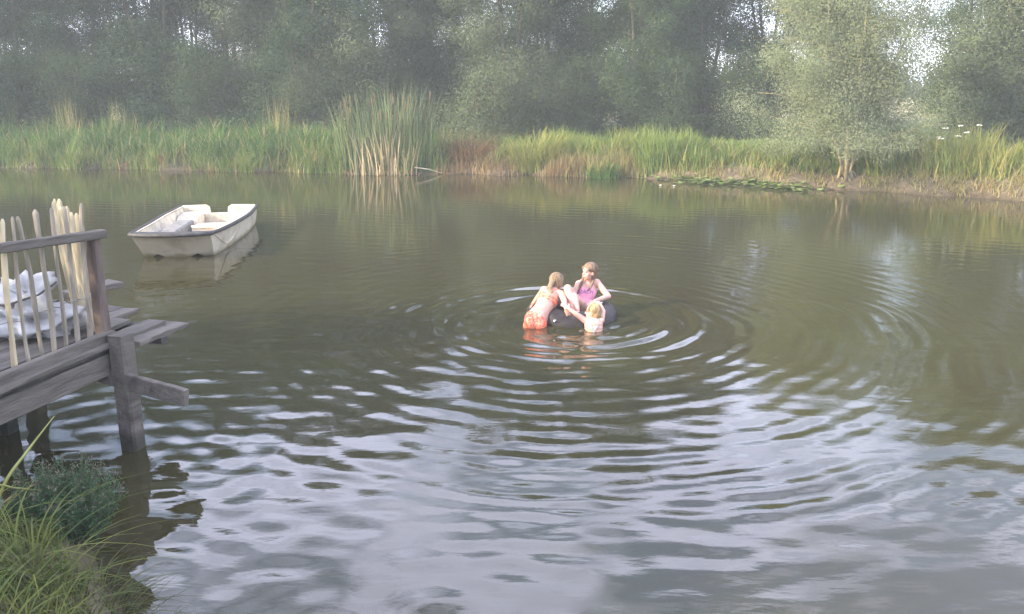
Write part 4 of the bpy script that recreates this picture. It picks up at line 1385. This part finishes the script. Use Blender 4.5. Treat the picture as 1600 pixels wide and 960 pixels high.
# drape the print on the cloth: nearest body point + offset
from mathutils.bvhtree import BVHTree
bv = BVHTree.FromPolygons([v.co.copy() for v in me.vertices], [tuple(p.vertices) for p in me.polygons])
bm = bmesh.new(); bm.from_mesh(tx_.data)
bmesh.ops.subdivide_edges(bm, edges=[e for e in bm.edges if e.calc_length() > .012], cuts=2)
for v in bm.verts:
    h = bv.ray_cast(v.co + fr*.1, -fr, .4)
    if h[0] is not None: v.co = h[0] + fr*.0095
bm.to_mesh(tx_.data); bm.free()
# hair: cap and two braids
c, up, fc, sd = HA
hb = Body()
hb.ell('h', c + up*.034 - fc*.016, (sd*.078, fc*.090, up*.083))
hb.ell('h', c - up*.02 - fc*.045, (sd*.070, fc*.058, up*.085))
hb.cap('h', c + up*.08 + fc*.045, c + up*.04 + fc*.055 + sd*.058, .022, .018)
hb.cap('h', c + up*.08 + fc*.045, c + up*.04 + fc*.055 - sd*.058, .022, .018)
hm = hb.mesh(.006, 4)
hair = link('hair', hm, pA, M['hair_brown']); hair_strands(c, up, fc, sd, .98, M['hair_brown'], pA, 1, 46, .06)
for s_, pts in ((1, [c + sd*.0 - up*.05 - fc*.055 + Vector((.03, 0, 0)), shR.lerp(neckb, .45) + Vector((0, -.05, .045)), chest + side*.045 + fr*.10 + upv*.02, chest + side*.02 + fr*.105 - upv*.03]),
                (-1, [c - sd*.05 - up*.04 + Vector((-.03, 0, 0)), shL.lerp(neckb, .35) + Vector((0, -.05, .06)), shL.lerp(neckb, .1) + Vector((0, -.06, -.02)), shL + Vector((-.005, -.055, -.09))])):
    mb = MB(); strand(mb, pts, [.022, .018, .015, .007]); mb.build('braid', M['hair_brown'], pA, True)

# --- girl in the orange bikini, back to the camera, leaning over the tube
pB = empty('person', (TC[0], TC[1], 0))
tag(pB, 'girl in orange bikini seen from behind, leaning over the inner tube', 'person')
B = Body()
pel = A(836.5, 502.5, -.44); chest = A(857, 467, -.20); neckb = A(866, 452, -.12); head = A(870, 441, -.05)
waist = pel.lerp(chest, .5) + Vector((0.012, 0, .02))
sp_ = Vector((.93, .18, -.22)).normalized(); sc_ = Vector((.93, .1, -.30)).normalized()
add_torso(B, pel, waist, chest, neckb, sp_, sc_, .135, .104, .122, .10, .078, .082)
# buttocks
B.ell('torso', pel + Vector((0, -.035, -.01)), (sp_*.07, Vector((0, .078, 0)), Vector((0, .02, .085))))
for s_ in (1, -1): B.ell('torso', pel + sp_*s_*.058 + Vector((0, -.045, -.005)), (sp_*.075, Vector((0, .078, 0)), Vector((0, .02, .085))))
B.cap('neck', neckb - Vector((0, .01, .01)), head - Vector((0, .0, .04)), .042, .04)
up, fc, sd = add_head(B, head, (.1, .25, 1), (.55, .85, -.15), .98)
HB = (head.copy(), up, fc, sd)
shR = A(878, 460, -.16); elR = A(882, 472, -.34); haR = A(884.5, 482.5, -.45)
shL = A(850, 453, -.14); elL = A(840, 466, -.12); haL = A(833, 475, -.08)
nk = neckb.lerp(chest, .25)
B.cap('torso', nk, shR, .047, .045); B.cap('torso', nk, shL, .047, .045)
B.cap('arm', shR, elR, .041, .034); B.cap('arm', elR, haR, .033, .024)
B.cap('arm', shL, elL, .041, .034); B.cap('arm', elL, haL, .033, .024)
add_hand(B, haR, (.25, -.1, -.7), (.2, -1, .2), -1, .95, .5)
add_hand(B, haL, haL - elL, (-.5, -.3, .8), 1, .95, .6)
for s_, kx in ((1, .16), (-1, -.02)):
    hp = pel + sp_*s_*.066 + Vector((0, -.02, -.05)); kn = hp + Vector((-.02 + kx*.2, -.02, -.36)); an = kn + Vector((0, -.14, -.32))
    B.cap('leg', hp, kn, .074, .05); B.cap('leg', kn, an, .05, .03); B.cap('leg', an, an + Vector((0, -.03, -.13)), .028, .02)
me = B.mesh(); bodyB = link('body', me, pB, SK2)
P = vco(me); ow = B.owner(P)
sp_ax = (chest - pel); tpar = (P - np.array(pel)) @ np.array(sp_ax) / sp_ax.length**2
band = ((ow == 'torso')) & (np.abs(tpar - .93) < .105)
clothing('bikini_top', me, band, .006, M['orange'], pB)
bot = ((ow == 'torso') | (ow == 'leg')) & (tpar < .15) & (tpar > -.42)
clothing('bikini_bottom', me, bot, .006, M['orange'], pB)
mb = MB()
q = pel + sp_*.0 + sp_ax*.2; bk = Vector((0, -1, .55)).normalized()
strand(mb, [nk + bk*.07 - sc_*.02, nk + bk*.06 + sc_*.0, neckb + sc_*.04 + bk*.045], [.005, .006, .005]); mb.build('neck_strap', M['orange'], pB, True)
bv = BVHTree.FromPolygons([v.co.copy() for v in me.vertices], [tuple(p.vertices) for p in me.polygons])
def stick(p, d, off):
    h = bv.ray_cast(Vector(p) + Vector(d)*.3, -Vector(d), .6)
    return h[0] + Vector(d)*off if h[0] is not None else Vector(p)
mb = MB(); cq = stick(pel + sp_ax*.17 + sp_*.02, bk, .009)
mb.ell(cq, (sp_*.018, sp_ax.normalized()*.015, bk*.004), 8, 5); mb.build('tag', M['white_cloth'], pB, True)
c, up, fc, sd = HB
hb = Body()
hb.ell('h', c + up*.03 - fc*.016, (sd*.078, fc*.090, up*.084))
hb.ell('h', c - up*.02 - fc*.03, (sd*.072, fc*.066, up*.075))
link('hair', hb.mesh(.006, 4), pB, M['hair_mid']); hair_strands(c, up, fc, sd, .98, M['hair_mid'], pB, 2, 50, .10)
mb = MB()
strand(mb, [c + up*.03 - fc*.09, c - up*.02 - fc*.125, c - up*.10 - fc*.13 + Vector((-.02, -.01, 0)), nk + bk*.095 + Vector((-.015, 0, -.03)), nk + bk*.09 + Vector((-.05, 0, -.11))], [.025, .03, .03, .022, .008], 9, .6)
mb.build('ponytail', M['hair_mid'], pB, True)

# --- child with blue grey straps, chest deep beside the tube
pC = empty('person', (TC[0], TC[1], 0))
tag(pC, 'wet blond child with thin blue straps, chest deep in water in front of the tube', 'person')
B = Body()
head = A(926.5, 487.5, -.55); neckb = A(927, 500, -.58); chest = A(927.5, 508, -.62)
pel = chest + Vector((.02, -.05, -.36)); waist = pel.lerp(chest, .5)
side = Vector((.97, -.1, -.02)).normalized()
add_torso(B, pel, waist, chest, neckb, side, side, .105, .088, .106, .078, .066, .074)
B.cap('neck', neckb - Vector((0, 0, .02)), head - Vector((0, 0, .05)), .037, .036)
up, fc, sd = add_head(B, head, (.02, .08, 1), (-.93, .35, -.02), .92)
HC = (head.copy(), up, fc, sd)
shL = A(913.5, 500.5, -.58); elL = A(900, 491, -.58); haL = A(889.5, 483, -.54)
shR = A(939.5, 501, -.58); elR = A(942.5, 487, -.50); haR = A(937.5, 475, -.33)
B.cap('torso', neckb - Vector((0, 0, .02)), shL, .04, .039); B.cap('torso', neckb - Vector((0, 0, .02)), shR, .04, .039)
B.cap('arm', shL, elL, .036, .029); B.cap('arm', elL, haL, .029, .021)
B.cap('arm', shR, elR, .036, .028); B.cap('arm', elR, haR, .028, .02)
add_hand(B, haL, haL - elL, (-.2, -.5, .8), 1, .85, .5)
add_hand(B, haR, haR - elR + Vector((-.05, .05, -.02)), (0, -.2, 1), 1, .85, .6)
for s_ in (1, -1):
    hp = pel + side*s_*.055; kn = hp + Vector((0, .03, -.33)); an = kn + Vector((0, -.03, -.3))
    B.cap('leg', hp, kn, .062, .043); B.cap('leg', kn, an, .043, .027); B.cap('leg', an, an + Vector((0, .1, -.04)), .025, .018)
me = B.mesh(); bodyC = link('body', me, pC, SK1)
bv = BVHTree.FromPolygons([v.co.copy() for v in me.vertices], [tuple(p.vertices) for p in me.polygons])
bk = Vector((0, -1, .05))
x0 = chest + Vector((0, 0, -.06))
for s_ in (1, -1):
    mb = MB()
    pts = [stick(neckb + side*s_*.062 + Vector((0, 0, -.005)), Vector((0, -.5, .85)).normalized(), .003), stick(chest + side*s_*.042 + Vector((0, 0, .01)), bk, .004), stick(x0, bk, .005), stick(x0 - side*s_*.03 + Vector((0, 0, -.08)), bk, .005)]
    strand(mb, pts, [.005]*4); mb.build('strap', M['strap'], pC, True)
P = vco(me); ow = B.owner(P)
clothing('swimsuit', me, ((ow == 'torso') & (P[:, 2] < chest.z - .13)), .005, M['strap'], pC)
face_parts(*HC, .92, pC)
c, up, fc, sd = HC
hb = Body()
hb.ell('h', c + up*.03 - fc*.018, (sd*.072, fc*.080, up*.078))
hb.ell('h', c - up*.015 - fc*.04, (sd*.064, fc*.054, up*.068))
link('hair', hb.mesh(.006, 4), pC, M['hair_blond']); hair_strands(c, up, fc, sd, .90, M['hair_blond'], pC, 3, 46, .08)
mb = MB()
strand(mb, [c - up*.02 - fc*.085, c - up*.07 - fc*.10, c - up*.13 - fc*.085 + Vector((0, -.02, 0)), c - up*.19 - fc*.07 + Vector((0, -.03, 0))], [.02, .022, .018, .006], 8, .6)
mb.build('ponytail', M['hair_blond'], pC, True)

# ------------------------------------------------------------------ near bank plants
def near_tuft(name, x, y, rx, ry, n, h0, h1, cols, width, lean, seed, label, segs=7):
    root = empty(name, (x, y, 0))
    V, F, T = clump_blades(x, y, rx, ry, n, h0, h1, cols, width, lean, seed, None, segs, 1.3)
    tag(link('leaf_blades', mesh_np('leaf_blade', V, F, True, T), root, M['grass']), kind='stuff')
    return tag(root, label, 'sedge', 'sedge tussocks on the near bank')
NG = ((.05, .085, .018), (.16, .17, .04)); ND = ((.04, .06, .018), (.10, .10, .035))
p = atz(40, 905, .35); near_tuft('sedge_tussock', p.x, p.y, .26, .22, 85, .25, .6, NG, .011, (.6, 1.5), 600, 'light green arching sedge tussock in the bottom left corner')
p = atz(-75, 850, .4); near_tuft('sedge_tussock', p.x, p.y, .25, .25, 60, .25, .5, NG, .011, (.5, 1.4), 601, 'sedge tussock at the left edge below the jetty')
p = atz(120, 960, .2); near_tuft('sedge_tussock', p.x, p.y, .25, .2, 95, .2, .45, ND, .009, (.7, 1.5), 602, 'low matted sedge tussock at the bottom edge beside the muddy bank')
p = atz(-20, 1010, .45); near_tuft('sedge_tussock', p.x, p.y, .3, .25, 130, .25, .5, NG, .010, (.5, 1.4), 603, 'lowest sedge tussock, cut by the bottom left corner')
p = atz(150, 930, .12); near_tuft('sedge_tussock', p.x, p.y, .16, .2, 90, .15, .35, ND, .008, (.8, 1.6), 604, 'small drooping sedge tuft on the muddy water edge in the bottom left')
# a few long single blades
p = atz(-25, 800, .35)
root = empty('long_sedge_blade', (p.x, p.y, 0)); tag(root, 'long pale sedge blades reaching up across the dark water under the jetty', 'sedge')
def blade_path(pts, wds, name, m):
    mb = MB(); P = [Vector(q) - Vector((p.x, p.y, 0)) for q in pts]
    strand(mb, P, wds, 5, .25, 6); return mb.build(name, m, root, True)
bmA = mat('yellow_blade', (.17, .19, .05), (.26, .25, .08), 6, .6); bmB = mat('brown_blade', (.16, .10, .05), (.24, .18, .08), 6, .7)
z0 = gz(p.x, p.y)
blade_path([(p.x, p.y, z0), aty(5, 760, p.y + .0), aty(45, 702, p.y + .1), aty(85, 650, p.y + .2)], [.012, .011, .008, .002], 'blade', bmA)
blade_path([(p.x, p.y - .1, z0), aty(0, 792, p.y + .0), aty(45, 762, p.y + .1), aty(100, 742, p.y + .25)], [.009, .008, .006, .002], 'blade', bmB)
blade_path([(p.x - .05, p.y, z0), aty(-10, 765, p.y), aty(25, 763, p.y), aty(66, 767, p.y + .05)], [.010, .009, .007, .002], 'blade', bmA)
blade_path([(p.x - .05, p.y - .2, z0), aty(-10, 922, p.y - .5), aty(60, 926, p.y - .5), aty(150, 955, p.y - .5)], [.010, .010, .009, .003], 'blade', bmA)
# feathery bush
p = atz(112, 862, .02)
bush = empty('feathery_bush', (p.x, p.y, gz(p.x, p.y) - .02)); tag(bush, 'feathery grey green bush with brownish plume tips at the foot of the jetty pile', 'bush')
r = np.random.default_rng(610); rr = random.Random(61)
mb = MB(); LP, LD = [], []
for k in range(150):
    a = rr.uniform(0, 6.28); q = math.sqrt(rr.random())
    x0, y0 = math.cos(a)*q*.16, math.sin(a)*q*.13
    h = rr.uniform(.34, .58) * (1 - .3*q*q)
    tx2, ty2 = x0*2.0 + rr.uniform(-.05, .05), y0*2.0 + rr.uniform(-.05, .05)
    pts = [(x0, y0, 0), ((x0*1.2 + tx2*.2), (y0*1.2+ty2*.2)*.9, h*.5), (tx2, ty2, h)]
    mb.tube(pts, [.004, .003, .0015], 4, False)
    for j in range(110):
        f = rr.uniform(.12, 1.0)
        b0 = Vector(pts[0]).lerp(Vector(pts[1]), min(1, f*2)) if f < .5 else Vector(pts[1]).lerp(Vector(pts[2]), f*2-1)
        LP.append(tuple(b0 + Vector((rr.gauss(0, .012), rr.gauss(0, .012), rr.gauss(0, .01))))); LD.append(f)
mb.build('stem', M['bark'], bush)
LP = np.array(LP); LD = np.array(LD)
tint = mixc((.035, .08, .034), (.07, .13, .06), r.random(len(LP)))
k = (LD > .92) & (r.random(len(LP)) < .5); tint[k] = np.array((.17, .15, .11))
V, F, T = leaf_quads(LP, np.full(len(LP), .026), .22, tint, -.6, 611)
link('foliage', mesh_np('foliage', V, F, False, T), bush, M['grass'])
# short turf on the near bank
r = np.random.default_rng(620)
n = 9000
X = r.uniform(-6.5, -1.5, n); Y = near_y(X) - .30 - np.abs(r.normal(0, .55, n)); 
k = Y > 1.5; X, Y = X[k], Y[k]; n = len(X)
base_ = np.stack([X, Y, ground_z(X, Y) - .01], 1)
V, F, T = blades(base_, r.uniform(.05, .17, n), r.uniform(.4, 1.3, n), np.full(n, .006), mixc(ND[0], NG[1], r.random(n)), 621, 4, 1.2)
o = link('near_bank_grass', mesh_np('near_bank_grass', V, F, False, T), None, M['grass'])
tag(o, 'short rough grass on the near bank in the bottom left', 'grass', kind='stuff')

# ------------------------------------------------------------------ sub-parts hang on their part
def under(root, part, *kids):
    ch = {}
    for o in root.children: ch.setdefault(o.name.split('.')[0], []).append(o)
    for k in kids:
        for o in ch.get(k, []): o.parent = ch[part][0]
for p_ in (pA, pB, pC):
    under(p_, 'hair', 'braid', 'ponytail', 'hair_locks'); under(p_, 'body', 'eye', 'eyebrow', 'mouth')
under(pA, 'swim_top', 'print'); under(pB, 'bikini_bottom', 'tag'); under(pB, 'bikini_top', 'neck_strap'); under(pC, 'swimsuit', 'strap')
under(bag, 'bag_body', 'tie_strap'); under(tube, 'tube_ring', 'valve'); under(boat, 'thwart', 'thwart_trim'); under(boat, 'transom', 'lettering'); under(boat, 'hull', 'spray_rail', 'rub_rail'); under(boat, 'bench_base')
under(wil, 'trunk', 'root'); under(bush, 'stem')

# ------------------------------------------------------------------ haze volume, added to stand in for lens veil
mb = MB()
x0, x1, y0, y1, z0, z1 = -395, 395, -55, 415, -3.0, 14.5
mb.add([(x0, y0, z0), (x1, y0, z0), (x1, y1, z0), (x0, y1, z0), (x0, y0, z1), (x1, y0, z1), (x1, y1, z1), (x0, y1, z1)],
       [(0, 3, 2, 1), (4, 5, 6, 7), (0, 1, 5, 4), (1, 2, 6, 5), (2, 3, 7, 6), (3, 0, 4, 7)])
hm = bpy.data.materials.new('haze'); hm.use_nodes = True
t = hm.node_tree
for n_ in list(t.nodes): t.nodes.remove(n_)
out = N(t, 'ShaderNodeOutputMaterial'); pv = N(t, 'ShaderNodeVolumePrincipled')
pv.inputs['Color'].default_value = (.86, .93, .98, 1); pv.inputs['Density'].default_value = HAZE; pv.inputs['Anisotropy'].default_value = 0.0
t.links.new(pv.outputs[0], out.inputs['Volume'])
hz_ = mb.build('haze', hm); tag(hz_, kind='stuff'); hz_['label'] = 'thin pale haze added over the whole pond to stand in for lens veil'
